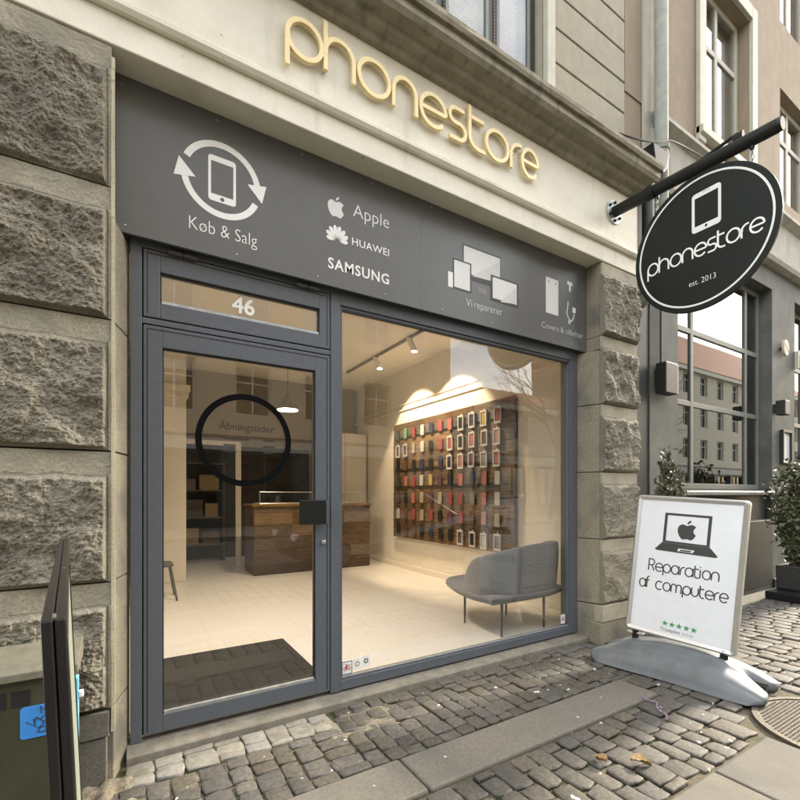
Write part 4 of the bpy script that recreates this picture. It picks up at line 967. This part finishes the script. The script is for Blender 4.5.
# laptop icon
m = MB(); so_ = [(-.155, .705), (.150, .705), (.150, .93), (-.155, .93)]; si = [(-.135, .72), (.130, .72), (.130, .913), (-.135, .913)]
m.add([lf(u, v, .0012) for u, v in so_+si], [(k, (k+1) % 4, 4+(k+1) % 4, 4+k) for k in range(4)]); lb(m, 'laptop_icon', 'ink')
m = MB().add([lf(u, v, .0014) for u, v in ((-.205, .648), (-.19, .640), (.19, .640), (.205, .648), (.155, .704), (-.158, .704))], [(0, 1, 2, 3, 4, 5)]); lb(m, 'laptop_icon', 'ink')
m = MB().add([lf(u, v, .0018) for u, v in ((-.05, .652), (.05, .652), (.06, .672), (-.045, .672))], [(0, 1, 2, 3)]); lb(m, 'laptop_trackpad_icon', 'poster')
m = MB().add([lf(u, v, .0022) for u, v in ((-.035, .655), (.035, .655), (.043, .666), (-.031, .666))], [(0, 1, 2, 3)]); lb(m, 'laptop_trackpad_icon', 'ink')
lb(apple_mb(-.068, .742, .142, lf, .0012), 'apple_logo', 'ink')
lb(merge(word('Reparation', .46, .062, .0085, lambda u, v, d: lf(-.235+u, .480+v, d), .0012)), 'lettering', 'ink')
lb(merge(word('af', .075, .062, .0085, lambda u, v, d: lf(-.29+u, .345+v, d), .0012)), 'lettering', 'ink'); lb(merge(word('computere', .458, .062, .0085, lambda u, v, d: lf(-.173+u, .345+v, d), .0012)), 'lettering', 'ink')
for k in range(5):
    cx_ = -.085+k*.047; st_ = []
    for i in range(10): a = R(90+36*i); r_ = .023 if i % 2 == 0 else .0095; st_.append((cx_+r_*math.cos(a), .108+r_*math.sin(a)))
    m = MB().add([lf(u, v, .0012) for u, v in st_]+[lf(cx_, .108, .0012)], [(i, (i+1) % 10, 10) for i in range(10)]); lb(m, 'star', 'green_ink')
lb(text_mb('Trustpilot', .135, lambda u, v, d: lf(-.115+u, .052+v, d), .0012, bold=.02), 'lettering', 'grey_ink'); lb(text_mb('8.7/10', .065, lambda u, v, d: lf(.035+u, .052+v, d), .0012), 'lettering', 'grey_ink')
# base: water-filled plastic foot, arched along its length, forked at both ends
NX, NY_ = 80, 64; LB, WB = 1.10, .56
def base_z(u, v):      # u along [-1,1], v across [-1,1]
    ridge = .125*(1-abs(u)**2.6)+.055
    cross = (1-abs(v)**3.6)
    g = math.exp(-(v/.16)**2)*max(0, (abs(u)-.70)/.30)*.075      # valley between the two toes
    spine = .020*(1/(1+math.exp((abs(v)-.30)/.035)))*(1-abs(u)**4)-.006*math.exp(-((abs(v)-.80)/.03)**2)
    return max(.006, ridge*(cross**.55)+spine-g)
def outline(u, v):
    # superellipse half width plus fork notch at the ends
    wd = WB/2*(1-.10*math.cos(u*math.pi)*.5-.10*abs(u)**3)
    x = u*LB/2; y = v*wd
    notch = .095*math.exp(-(v/.26)**2)*(abs(u)**6)
    rnd = .075*(max(0, abs(v)-.62)/.38)**2*abs(u)**5
    return (x-math.copysign(notch+rnd, u) if u else x, y)
vs = []; fs = []
for i in range(NX+1):
    u = -1+2*i/NX
    for j in range(NY_+1):
        v = -1+2*j/NY_; x, y = outline(u, v); vs.append((x, y, base_z(u, v)+.004))
for i in range(NX):
    for j in range(NY_): a = i*(NY_+1)+j; fs.append((a, a+NY_+1, a+NY_+2, a+1))
m = MB().add(vs, fs)
per = [i*(NY_+1) for i in range(NX+1)]+[NX*(NY_+1)+j for j in range(1, NY_+1)]+[i*(NY_+1)+NY_ for i in range(NX-1, -1, -1)]+[j for j in range(NY_-1, 0, -1)]
b0 = len(m.v); n = len(per)
ringv = []
for k in per: x, y, z = m.v[k]; ringv.append((x*1.012, y*1.015, z*.55)); 
for k in per: x, y, z = m.v[k]; ringv.append((x*.99, y*.985, .0025))
m.v += ringv
for i in range(n):
    j = (i+1) % n; m.f.append((per[i], per[j], b0+j, b0+i)); m.f.append((b0+i, b0+j, b0+n+j, b0+n+i))
m.f.append(tuple(b0+n+i for i in range(n)))
lb(m, 'base', 'bplastic', smooth=True)
for sx in (-1, 1):
    xx = sx*BW*.40
    lb(MB().lathe([(.062, 0), (.055, .020), (.040, .034), (.034, .05), (0, .05)], None, 20, lambda a, b, c: (xx+a, b, .105+c)), 'post_socket', 'bplastic', smooth=True)
    lb(MB().tube([(xx, 0, .15), (xx, 0.002, .235)], .024, 14), 'post', 'black')
    lb(MB().tube([(sx*LB*.445-.03, 0, .052), (sx*LB*.445+.03, 0, .052)], .03, 14), 'wheel_recess', 'black')
    lb(MB().box(xx-.06, xx+.06, -.016, .016, .212, .226), 'post_clamp', 'alu', bevel=.004)
lb(MB().lathe([(.022, 0), (.022, .006), (.014, .010), (0, .010)], None, 16, lambda a, b, c: (.02+a, -.10+b, .143+c)), 'filler_cap', 'lampdark', smooth=True)
# ================================================================== BLACK PAVEMENT SIGN (seen edge on)
LEAN = R(2.4); sh = Vector((1.19*math.sin(LEAN), 0)); p1 = onZ(54, 617, 1.19).to_2d()+sh; p2 = onZ(64, 538, 1.19).to_2d()+sh; dv = (p2-p1); ln = dv.length; a2 = math.atan2(dv.y, dv.x)
kb = root('black_framed_sign', (p1.x, p1.y, 0), 'black framed pavement sign seen edge-on at the far left, in front of the cabinet', 'pavement sign', rot=(-LEAN, 0, a2))
def k2(u, v, d): return (u, d, v)
def kl(mb, name, mat, **k): return mb.build(name, mat, kb, local=True, **k)
for d0, d1, nm in ((-.0095, -.0002, 'frame'), (.0002, .0095, 'frame')):
    m = MB(); t = .030
    m.box(0, t, d0, d1, .14, 1.19); m.box(ln-t, ln, d0, d1, .14, 1.19); m.box(t, ln-t, d0, d1, .14, .14+t); m.box(t, ln-t, d0, d1, 1.19-t, 1.19)
    kl(m, nm, 'maroon', bevel=.002)
kl(MB().box(.034, ln-.034, -.0015, .0015, .175, 1.155), 'board_core', 'black')
kl(MB().box(.030, ln-.030, -.0070, -.0050, .17, 1.16), 'poster', 'poster_g'); kl(MB().box(.030, ln-.030, .0050, .0070, .17, 1.16), 'poster', 'poster_g')
for u in (.012, ln-.012): kl(MB().tube([(u-.008, 0, 1.1895), (u+.008, 0, 1.1895)], .0018, 6), 'corner_cap', 'lampdark')
kl(MB().prism(rrect(-.02, ln+.02, -.18, .18, .05), lambda u, v, w_: (u, v, w_), .001, .07), 'base', 'black', bevel=.015)
for u in (.15, ln-.15): kl(MB().tube([(u, 0, .069), (u, 0, .141)], .016, 10), 'post', 'black')
# ================================================================== CABINET
cbn = root('utility_cabinet', (-.7, 2.2, 0), 'olive green utility cabinet with a blue sticker against the granite pier at left', 'utility cabinet')
CYF = 2.17
box('body', 'cabinet', cbn, -1.25, -.185, CYF, 2.36, .0, .60, bevel=.006)
m = MB().prism([(CYF-.025, .602), (CYF-.025, .632), (CYF-.01, .645), (2.368, .685), (2.368, .602)], lambda u, v, w_: (w_, u, v), -1.27, -.17); m.build('lid', 'cab_lid', cbn, bevel=.004)
for x0 in (-.95, -.80, -.445, -.375):
    box('vent', 'gasket', cbn, x0, x0+.055, CYF-.002, CYF-.0002, .50, .56); 
s0 = onY(20, 690, CYF-.004); s1 = onY(52, 716, CYF-.004)
MB().prism(rrect(s0.x, -.205, .375, .495, .012), lambda u, v, w_: (u, w_, v), CYF-.004, CYF-.0005).build('sticker', 'blue', cbn)
m = MB(); rr = random.Random(3)
for k in range(9):
    ax, az = rr.uniform(s0.x+.02, -.22), rr.uniform(.39, .48); pts = [(ax, az)]
    for q in range(3): pts.append((min(-.21, max(s0.x+.01, pts[-1][0]+rr.uniform(-.03, .03))), min(.49, max(.38, pts[-1][1]+rr.uniform(-.035, .035)))))
    ribbon(m, pts, .003, lambda u, v, d: (u, CYF-.004-d, v), .0001, .0006+k*.00015)
m.build('sticker_scribble', 'ink', cbn)
bpn = root('blue_board', (-.165, 2.13, 0), 'narrow bright blue board edge showing beside the black framed sign', 'board')
box('board_face', 'strip_blue', bpn, -.181, -.166, 2.09, 2.128, .10, .60, bevel=.002); box('board_clip', 'white', bpn, -.165, -.150, 2.095, 2.115, .52, .545, bevel=.004); box('board_foot', 'black', bpn, -.19, -.15, 2.03, 2.13, .0, .0995, bevel=.003)
# ================================================================== PIPES, CABLE
dp = root('downpipe', (4.58, 2.47, 3.3), 'grey green rainwater downpipe between the cream building and the brown neighbour', 'downpipe')
MB().tube([(4.50, 2.66, 3.25), (4.52, 2.60, 3.30), (4.57, 2.48, 3.46), (4.58, 2.46, 3.58), (4.58, 2.46, 9.2)], .062, 18).build('pipe', 'npipe', dp, smooth=True)
for z in (4.75, 6.6, 8.4): 
    MB().tube([(4.58, 2.46, z), (4.58, 2.46, z+.05)], .072, 18).build('bracket', 'npipe', dp); box('wall_clip', 'npipe', dp, 4.56, 4.60, 2.52, 2.60, z+.01, z+.04)
rh = root('rainwater_hopper', (4.36, 2.5, 3.5), 'dark rainwater hopper with short pipe at the end of the cornice', 'hopper')
m = MB().prism([(4.22, 4.62), (4.50, 4.62), (4.46, 4.46), (4.40, 4.40), (4.32, 4.40), (4.26, 4.46)], lambda u, v, w_: (u, w_, v), 2.34, 2.555); m.build('hopper_box', 'black', rh, bevel=.006)
MB().tube([(4.36, 2.47, 4.40), (4.36, 2.47, 3.75), (4.36, 2.52, 3.6), (4.36, 2.64, 3.5)], .055, 14).build('pipe', 'ndark', rh, smooth=True)
wr = [(2.95, 2.40, 4.45), (3.35, 2.38, 4.46), (3.9, 2.36, 4.54), (4.3, 2.36, 4.66), (4.58, 2.36, 4.79), (5.2, 2.42, 4.95), (5.9, 2.46, 5.05), (6.9, 2.5, 5.1)]
o = MB().tube([tuple(cr(wr, i/60)) for i in range(61)], .008, 6).build('cable', 'black', None); tag(o, 'black cable sagging from the cornice across the downpipe to the brown house', 'cable')
# ================================================================== NEIGHBOUR BUILDING
nb = root('neighbour_building', (7.0, 2.6, 0), 'neighbouring house with dark grey ground floor, large windows and brown rendered upper storeys', 'building')
NYF = 2.60; NX0, NX1 = 4.15, 22.0
op = [(5.17, 7.65, .95, 4.15), (8.45, 10.9, .0, 4.15), (11.6, 14.0, .95, 4.15), (15, 17.4, .95, 4.15)]
wall_cells(MB(), 4.62, NX1, -.09, 4.42, NYF, 3.0, op).build('ground_floor_wall', 'ngrey', nb)
box('dark_pilaster', 'ndark', nb, 4.13, 4.62, NYF+.01, 3.0, -.09, 4.42)
box('plinth', 'ndark', nb, 7.66, 8.44, NYF-.03, NYF-.001, -.03, .12, bevel=.005)
box('sill_wall', 'ndark', nb, 5.172, 7.648, 2.66, 2.95, .951, 1.28)
m = MB().prism([(NYF-.06, 1.285), (NYF-.06, 1.325), (NYF-.03, 1.34), (2.78, 1.355), (2.78, 1.285)], lambda u, v, w_: (w_, u, v), 5.12, 7.645); m.build('window_sill', 'wframe', nb, bevel=.004)
box('panel_below_window', 'ndark', nb, 5.18, 7.64, NYF-.012, NYF-.001, .05, .94, bevel=.006)
def shopwin(x0, x1, z0, z1, bx, bz, y=2.74):
    f = frame_mb(x0, x1, y, y+.06, z0, z1, .07, bx, bz, .065).build('window', 'wframe', nb, bevel=.006)
    ex = [x0+.035]+list(bx)+[x1-.035]; ez = [z0+.035]+list(bz)+[z1-.035]
    for i in range(len(ex)-1):
        for j in range(len(ez)-1):
            p = MB().box(ex[i]+.03, ex[i+1]-.03, y+.022, y+.03, ez[j]+.03, ez[j+1]-.03).build('pane', 'glass_dark', f)
    return f
shopwin(5.18, 7.64, 1.358, 4.145, (5.78, 7.22), (2.38, 3.25))
shopwin(8.46, 10.89, .2, 4.145, (9.2, 10.1), (1.0, 2.38, 3.25))
shopwin(11.61, 13.99, .96, 4.145, (12.8,), (2.38, 3.25)); shopwin(15.01, 17.39, .96, 4.145, (16.2,), (2.38, 3.25))
box('door_step', 'granite_s', nb, 8.3, 11.0, 2.2, 2.73, -.03, .14, bevel=.01)
box('interior_back', 'voidin', nb, 4.2, NX1, 3.9, 4.0, 0, 4.4)
# pale band and string courses
box('pale_band', 'npale', nb, 4.62, NX1, NYF-.03, 3.0, 4.423, 5.19)
m = MB().prism([(NYF-.032, 4.425), (NYF-.09, 4.45), (NYF-.11, 4.50), (NYF-.032, 4.54)], lambda u, v, w_: (w_, u, v), 4.625, NX1); m.build('string_course', 'npale', nb)
m = MB().prism([(NYF-.032, 5.10), (NYF-.06, 5.12), (NYF-.12, 5.16), (NYF-.12, 5.20), (NYF-.032, 5.26)], lambda u, v, w_: (w_, u, v), 4.625, NX1); m.build('string_course', 'npale', nb)
uo = [(5.66, 6.86, 5.48, 7.42), (7.86, 9.06, 5.48, 7.05), (10.06, 11.26, 5.48, 7.42), (12.3, 13.5, 5.48, 7.42), (14.5, 15.7, 5.48, 7.42), (5.66, 6.86, 8.3, 10.2), (7.86, 9.06, 8.0, 9.9), (10.06, 11.26, 8.3, 10.2)]
wall_cells(MB(), 4.15, NX1, 5.26, 11.5, NYF-.02, 3.0, uo).build('upper_wall', 'npink', nb)
box('corner_pilaster', 'npink', nb, 4.15, 4.62, NYF-.01, 3.0, 4.43, 5.255); box('pale_corner_strip', 'npale', nb, 4.44, 4.60, NYF-.045, NYF-.021, 4.45, 11.4)
for a, b, c, d in uo:
    f = frame_mb(a+.02, b-.02, 2.69, 2.75, c, d, .075, ((a+b)/2,), (c+(d-c)*.66,), .07).build('window', 'ntrim', nb, bevel=.005)
    for (q0, q1) in ((a+.095, (a+b)/2-.035), ((a+b)/2+.035, b-.095)):
        for (r0, r1) in ((c+.075, c+(d-c)*.66-.035), (c+(d-c)*.66+.035, d-.075)): MB().box(q0, q1, 2.712, 2.72, r0, r1).build('pane', 'glass_w', f)
    box('curtain', 'blind', nb, a, b, 2.80, 2.82, c, d); box('room_back', 'voidin', nb, a-.2, b+.2, 3.3, 3.35, c-.2, d+.2)
    if not 7.8 < a < 7.9:
        m = MB(); m.box(a-.15, a-.001, 2.53, 2.579, c-.16, d+.17); m.box(b+.001, b+.15, 2.53, 2.579, c-.16, d+.17); m.box(a-.001, b+.001, 2.53, 2.579, d+.001, d+.17); m.build('window_surround', 'ntrim', nb, bevel=.008)
        m = MB(); m.box(a-.15, b+.15, 2.50, 2.69, c-.09, c-.001); m.build('window_sill', 'ntrim', nb, bevel=.008)
box('roof', 'roof_o', nb, 4.15, NX1, 2.3, 8, 11.52, 12.2)
# small things on the neighbour
wlm = root('wall_lamp', (5.05, 2.55, 2.3), 'grey box wall lamp with thin conduit beside the dark window', 'wall lamp')
lc = onY(668, 376, 2.52); box('lamp_box', 'ndark', wlm, lc.x-.12, lc.x+.10, 2.475, 2.585, lc.z-.19, lc.z+.13, bevel=.008); box('lamp_front', 'wframe', wlm, lc.x+.101, lc.x+.135, 2.48, 2.58, lc.z-.185, lc.z+.12, bevel=.004)
MB().tube([(lc.x-.02, 2.585, lc.z+.13), (lc.x-.02, 2.585, 4.3)], .010, 6).build('conduit', 'ndark', wlm)
box('back_plate', 'ndark', wlm, lc.x-.05, lc.x+.05, 2.5855, 2.5995, lc.z-.08, lc.z+.1)
em = onY(785, 348, 2.56); eg = root('round_emblem', (em.x, 2.58, em.z), 'pale round emblem letter with a slanted slot on the dark grey wall', 'emblem')
MB().lathe([(0, 0), (.115, 0), (.115, .03), (0, .03)], None, 28, lambda a, b, c: (em.x+a*.8, 2.57-c+.0, em.z+b)).build('disc', 'ntrim', eg, bevel=.003)
m = MB(); ribbon(m, [(em.x-.085, em.z+.055), (em.x+.085, em.z-.055)], .016, lambda u, v, d: (u, 2.54-d, v), -.002, .001); m.build('slot', 'ndark', eg); box('stand_off', 'ndark', eg, em.x-.02, em.x+.02, 2.5705, 2.599, em.z-.02, em.z+.02)
e2_ = onY(799, 360, 2.56); es = root('upright_emblem', (e2_.x, 2.58, e2_.z), 'narrow pale upright letter on the dark grey wall, right of the round emblem', 'emblem')
box('bar', 'ntrim', es, e2_.x-.05, e2_.x-.01, 2.55, 2.598, e2_.z-.13, e2_.z+.13, bevel=.003)
box('serif', 'ntrim', es, e2_.x-.009, e2_.x+.06, 2.55, 2.598, e2_.z+.08, e2_.z+.13, bevel=.003)
mc = onY(788, 447, 2.56); mn = root('menu_frame', (mc.x, 2.58, mc.z-.2), 'framed menu case hung on the dark wall above the right-hand shrub', 'menu case')
frame_mb(mc.x-.17, mc.x+.17, 2.555, 2.598, mc.z-.24, mc.z+.24, .035).build('frame', 'ndark', mn, bevel=.003); box('sheet', 'poster', mn, mc.x-.134, mc.x+.134, 2.585, 2.597, mc.z-.204, mc.z+.204)
lc2 = onY(781, 408, 2.52); w2 = root('wall_lantern', (lc2.x, 2.53, lc2.z), 'small dark wall lantern on the grey wall between the two big windows', 'wall lamp')
box('body', 'ndark', w2, lc2.x-.07, lc2.x+.10, 2.45, 2.56, lc2.z-.10, lc2.z+.10, bevel=.01); box('back_plate', 'ndark', w2, lc2.x-.03, lc2.x+.05, 2.5605, 2.599, lc2.z-.06, lc2.z+.06)
# shrubs
def shrub(name, base, hgt, wid, nst, nlf, label, leafsize, seed, potw=.32, poth=.42, cat='shrub'):
    rr = random.Random(seed); r0 = root(name, base, label, cat)
    bx, by, bz = base
    MB().prism([(-potw/2*.85, 0), (potw/2*.85, 0), (potw/2, poth), (-potw/2, poth)], lambda u, v, w_: (bx+u, by+w_, bz+v), -potw/2*.9, potw/2*.9).build('planter', 'pot', r0, bevel=.012)
    sm = MB(); lm = MB()
    tips = []
    for k in range(nst):
        a = rr.uniform(0, 6.28); sp = rr.uniform(.05, 1)*wid/2; h = hgt*rr.uniform(.55, 1.0)*(1-.25*sp/(wid/2))
        p = [Vector((bx+rr.gauss(0, .03), by+rr.gauss(0, .03), bz+poth-.01))]
        for q in range(1, 7):
            t = q/6; p.append(Vector((bx+math.cos(a)*sp*t**.8+rr.gauss(0, .02), min(by+math.sin(a)*sp*t**.8+rr.gauss(0, .02), 2.53), bz+poth+h*t)))
        sm.tube(p, [.008*(1-.12*i) for i in range(7)], 5); tips.append(p)
    for k in range(nlf):
        p = rr.choice(tips); t = rr.random()**.8*5.99; i = int(t); c = p[i].lerp(p[i+1], t-i)
        c = c+Vector((rr.gauss(0, wid*.07), rr.gauss(0, wid*.07), rr.gauss(0, .03)))
        if c.y > 2.56: c.y = 2.56
        d = Vector((rr.gauss(0, 1), rr.gauss(0, 1), rr.gauss(.2, .7))).normalized(); s_ = d.cross(Vector((rr.gauss(0, 1), rr.gauss(0, 1), rr.gauss(0, 1)))).normalized(); nn = d.cross(s_)
        L = leafsize*rr.uniform(.6, 1.3); W = L*.30
        lm.add([c, c+d*L*.5+s_*W+nn*L*.06, c+d*L+nn*L*-.08, c+d*L*.5-s_*W+nn*L*.06], [(0, 1, 2), (0, 2, 3)])
    sm.build('stems', 'bark', r0); lm.build('foliage', 'leafg', r0)
    return r0
shrub('potted_shrub', (4.52, 2.33, .0), 1.35, .34, 26, 2000, 'upright leafy potted shrub against the grey wall behind the pavement sign', .065, 5, poth=.5)
shrub('bushy_shrub', (7.2, 2.18, .10), 1.45, .68, 46, 2900, 'tall bushy green shrub in a planter at the right edge of the picture', .07, 9, potw=.38, poth=.30)
wgt = root('planter_stand', (7.2, 2.18, 0), 'low dark stand under the bushy shrub at the right edge', 'planter stand')
MB().prism(rrect(6.75, 7.65, 1.93, 2.38, .05), lambda u, v, w_: (u, v, w_), .0, .099).build('stand_top', 'black', wgt, bevel=.015)
# ================================================================== MANHOLE, LEAVES, CHAIN
mh = root('manhole_cover', (MHC[0], MHC[1], 0), 'round cast iron manhole cover in the paving beside the grey sign base', 'manhole cover')
MB().lathe([(0, -.034), (MHR, -.034), (MHR, .002), (MHR-.03, .003), (MHR-.032, -.004), (0, -.004)], None, 64, lambda a, b, c: (MHC[0]+a, MHC[1]+b, c)).build('cover', 'iron', mh)
m = MB(); s_ = .021
for i in range(-20, 21):
    for j in range(-20, 21):
        x, y = (i+.5*(j % 2))*s_, j*s_*.9
        if math.hypot(x, y) > MHR-.045 or (abs(x) < .10 and abs(y) < .06): continue
        q = .0068; cx_, cy_ = MHC[0]+x, MHC[1]+y
        m.add([(cx_-q, cy_-q, -.0042), (cx_+q, cy_-q, -.0042), (cx_+q, cy_+q, -.0042), (cx_-q, cy_+q, -.0042), (cx_-q*.6, cy_-q*.6, .0015), (cx_+q*.6, cy_-q*.6, .0015), (cx_+q*.6, cy_+q*.6, .0015), (cx_-q*.6, cy_+q*.6, .0015)], [(4, 5, 6, 7), (0, 1, 5, 4), (1, 2, 6, 5), (2, 3, 7, 6), (3, 0, 4, 7)])
st = m.build('studs', 'iron', mh); st['kind'] = 'stuff'
box('inset_plate', 'brass_inset', mh, MHC[0]-.095, MHC[0]+.095, MHC[1]-.055, MHC[1]+.055, -.0041, .001, bevel=.001)
def dry_leaf(x, y, L, ang, label, mat, seed):
    rr = random.Random(seed); m = MB(); n = 10; vs = []; fs = []
    for i in range(n+1):
        t = i/n; w_ = L*.33*math.sin(math.pi*min(1, t*1.02))**.8*(1+.25*math.sin(i*2.4))
        for s_ in (-1, -.5, 0, .5, 1): vs.append((x+math.cos(ang)*(t-.5)*L-math.sin(ang)*s_*w_, y+math.sin(ang)*(t-.5)*L+math.cos(ang)*s_*w_, .012+.020*abs(s_)**1.5*(1-.4*math.cos(t*5))+.012*math.sin(t*3+seed)))
    for i in range(n):
        for k in range(4): a = i*5+k; fs.append((a, a+1, a+6, a+5))
    o = m.add(vs, fs).build('fallen_leaf', mat, None, smooth=True); tag(o, label, 'leaf', 'fallen leaves on the setts')
a = onZ(641, 764, .01); dry_leaf(a.x, a.y, .095, -.7, 'curled brown fallen leaf on the setts, the larger and right one of two', 'leaf_dry', 1)
a = onZ(601, 760, .01); dry_leaf(a.x, a.y, .075, 1.4, 'small yellowish fallen leaf on the setts, the left one of two', 'leaf_dry', 2)
c0_ = [(2.80, 1.62), (2.775, 1.575), (2.79, 1.53), (2.74, 1.50), (2.70, 1.455), (2.68, 1.41), (2.63, 1.385)]
m = MB(); P = [cr(c0_, i/22) for i in range(23)]
for i in range(22):
    a, b = P[i], P[i+1]; d = (b-a).normalized(); nrm = Vector((-d.y, d.x)); c = (a+b)/2; q = []
    for k in range(10):
        t = 2*math.pi*k/10; e = c+d*math.cos(t)*.0095
        q.append((e.x+nrm.x*math.sin(t)*.006*(i % 2), e.y+nrm.y*math.sin(t)*.006*(i % 2), .010+(math.sin(t)*.006 if i % 2 == 0 else 0)))
    m.tube(q, .0022, 5, True)
tag(m.build('thin_chain', 'chain', None), 'thin violet chain lying on the setts left of the sign base', 'chain')
# ================================================================== OPPOSITE SIDE (seen mirrored in the glass)
def opp(name, label, x0, x1, hgt, wm, rm, floors, nw, shop=3.6, roofh=3., y=-13.0, win=(1.15, 1.7)):
    b = root(name, ((x0+x1)/2, y, 0), label, 'building'); ops = []
    fh = (hgt-shop)/floors; step = (x1-x0)/nw
    for f in range(floors):
        for k in range(nw): cx = x0+step*(k+.5); z = shop+fh*f+fh*.22; ops.append((cx-win[0]/2, cx+win[0]/2, z, z+min(win[1], fh*.62)))
    wall_cells(MB(), x0, x1, shop, hgt, y-.5, y, ops).build('wall', wm, b)
    for (a, c, d, e) in ops:
        fr = frame_mb(a, c, y-.22, y-.16, d, e, .08, ((a+c)/2,), (d+(e-d)*.66,), .06).build('window', 'ntrim', b)
        MB().box(a+.03, c-.03, y-.24, y-.225, d+.03, e-.03).build('pane', 'glass_dark', fr)
    so2 = []
    k = x0+.5
    while k+2.6 < x1: so2.append((k, k+2.3, .6, 2.9)); k += 2.9
    wall_cells(MB(), x0, x1, 0, shop-.02, y-.5, y+.04, so2).build('ground_floor', 'dark_o', b)
    for (a, c, d, e) in so2: 
        fr = frame_mb(a, c, y-.22, y-.16, d, e, .08, ((a+c)/2,)).build('shop_window', 'wdark', b); MB().box(a+.03, c-.03, y-.24, y-.225, d+.03, e-.03).build('pane', 'glass_dark', fr)
    box('signband', 'npale', b, x0+.1, x1-.1, y+.042, y+.12, 3.0, 3.45); box('eaves', 'ntrim', b, x0, x1, y+.002, y+.3, hgt-.35, hgt-.02)
    MB().prism([(y+.35, hgt), (y-roofh*.7, hgt+roofh), (y-10, hgt+roofh), (y-10, hgt)], lambda u, v, w_: (w_, u, v), x0, x1).build('roof', rm, b)
    box('back_rooms', 'voidin', b, x0+.1, x1-.1, y-10, y-1.2, 0.02, hgt-.02)
opp('opposite_house', 'tall ochre house across the street, mirrored in the display window', -8.5, 14.2, 15, 'brick_o', 'roof_o', 3, 8, win=(1.4, 2.0))
opp('opposite_house', 'low grey building across the street under the mirrored sky', 14.3, 31, 6.4, 'grey_o', 'roof_o', 1, 5, roofh=.9)
opp('opposite_house', 'cream house with red roof across the street, mirrored in the dark windows', 31.2, 62, 11.5, 'cream_o', 'roof_o', 3, 11, roofh=4.2)
opp('opposite_house', 'grey house at the near end of the opposite row', -30, -8.6, 14, 'grey_o', 'roof_o', 3, 7)
def tree(x, y, h, label, seed):
    rr = random.Random(seed); t = root('bare_tree', (x, y, 0), label, 'tree', 'bare street trees'); tk = MB(); br_ = MB()
    def grow(p, d, L, r, dep):
        q = [p]; n = 4
        for i in range(n): d = (d+Vector((rr.gauss(0, .10), rr.gauss(0, .10), rr.gauss(.04, .05)))).normalized(); q.append(q[-1]+d*L/n)
        (tk if dep == 0 else br_).tube(q, [r*(1-.1*i) for i in range(n+1)], 6 if dep < 2 else 4)
        if dep >= 5: return
        for k in range(3 if dep < 4 else 2):
            a = rr.uniform(0, 6.28); e = rr.uniform(.35, .8); s_ = d.orthogonal().normalized(); s_.rotate(Matrix.Rotation(a, 3, d)); st_ = q[-1-(k % 3 if dep else 0)]
            grow(st_, (d*math.cos(e)+s_*math.sin(e)).normalized(), L*rr.uniform(.62, .82), r*.58, dep+1)
    grow(Vector((x, y, 0)), Vector((0, 0, 1)), h*.30, .14, 0); tk.build('trunk', 'bark', t, smooth=True); br_.build('crown', 'bark', t)
tree(18.5, -10.2, 12, 'bare street tree mirrored in the middle of the reflected sky', 2); tree(24.5, -10.4, 11, 'bare street tree mirrored at the right of the reflected sky', 8)
# parked car
cr_ = root('parked_car', (4.6, -3.0, -.13), 'dark parked car at the kerb, mirrored low in the display window', 'car')
zz0 = -.13
side = [(-2.1, .28), (-2.15, .55), (-2.05, .78), (-1.25, .92), (-.55, 1.38), (.75, 1.42), (1.55, 1.0), (2.05, .92), (2.15, .6), (2.1, .28)]
m = MB(); vs = []; fs = []; ns = len(side)
for s_, w_ in ((-1, .0), (-1, .85), (1, .85), (1, 0)): pass
rows = [-.86, -.84, -.6, 0, .6, .84, .86]
for k, yv in enumerate(rows):
    for (u, v) in side:
        yy = yv*(1 if v < .95 else .78); sh = .04 if abs(yv) > .85 else 0; vs.append((4.6+u*(1-.03*(abs(yv) > .7)), -3.0+yy, zz0+v-(sh if v > .5 else 0)))
for k in range(len(rows)-1):
    for i in range(ns): fs.append((k*ns+i, k*ns+(i+1) % ns, (k+1)*ns+(i+1) % ns, (k+1)*ns+i))
fs.append(tuple(range(ns))); fs.append(tuple((len(rows)-1)*ns+i for i in range(ns))[::-1])
m.add(vs, fs).build('body', 'car', cr_, smooth=False, bevel=.03)
for sy in (-1, 1):
    yy = -3+sy*.715
    MB().prism([(-1.02, .96), (-.5, 1.32), (.1, 1.35), (.1, .97)], lambda u, v, w_: (4.6+u, w_, zz0+v), yy-.01, yy+.012).build('side_window', 'glass_dark', cr_); MB().prism([(.16, .97), (.16, 1.35), (.7, 1.35), (1.3, 1.0)], lambda u, v, w_: (4.6+u, w_, zz0+v), yy-.01, yy+.012).build('side_window', 'glass_dark', cr_)
    for u in (-1.35, 1.35):
        wv = MB().lathe([(.0, -.1), (.28, -.1), (.32, -.06), (.32, .06), (.28, .1), (0, .1)], None, 24, lambda a, b, c: (4.6+u+a, -3+sy*.80+c, zz0+.321+b)).build('wheel', 'tyre', cr_, smooth=False)
        MB().lathe([(.0, 0), (.19, 0), (.19, .012), (0, .012)], None, 18, lambda a, b, c: (4.6+u+a, -3+sy*.903+c*sy, zz0+.321+b)).build('rim', 'galv', wv)
    MB().prism(rrect(-.12, .12, .60, .72, .04), lambda u, v, w_: (4.6-2.10+w_, -3+sy*.6+u, zz0+v), -.03, .05).build('headlight', 'white', cr_); MB().prism(rrect(-.12, .12, .62, .76, .03), lambda u, v, w_: (4.6+2.08+w_, -3+sy*.6+u, zz0+v), -.03, .06).build('tail_light', 'red_ink', cr_)
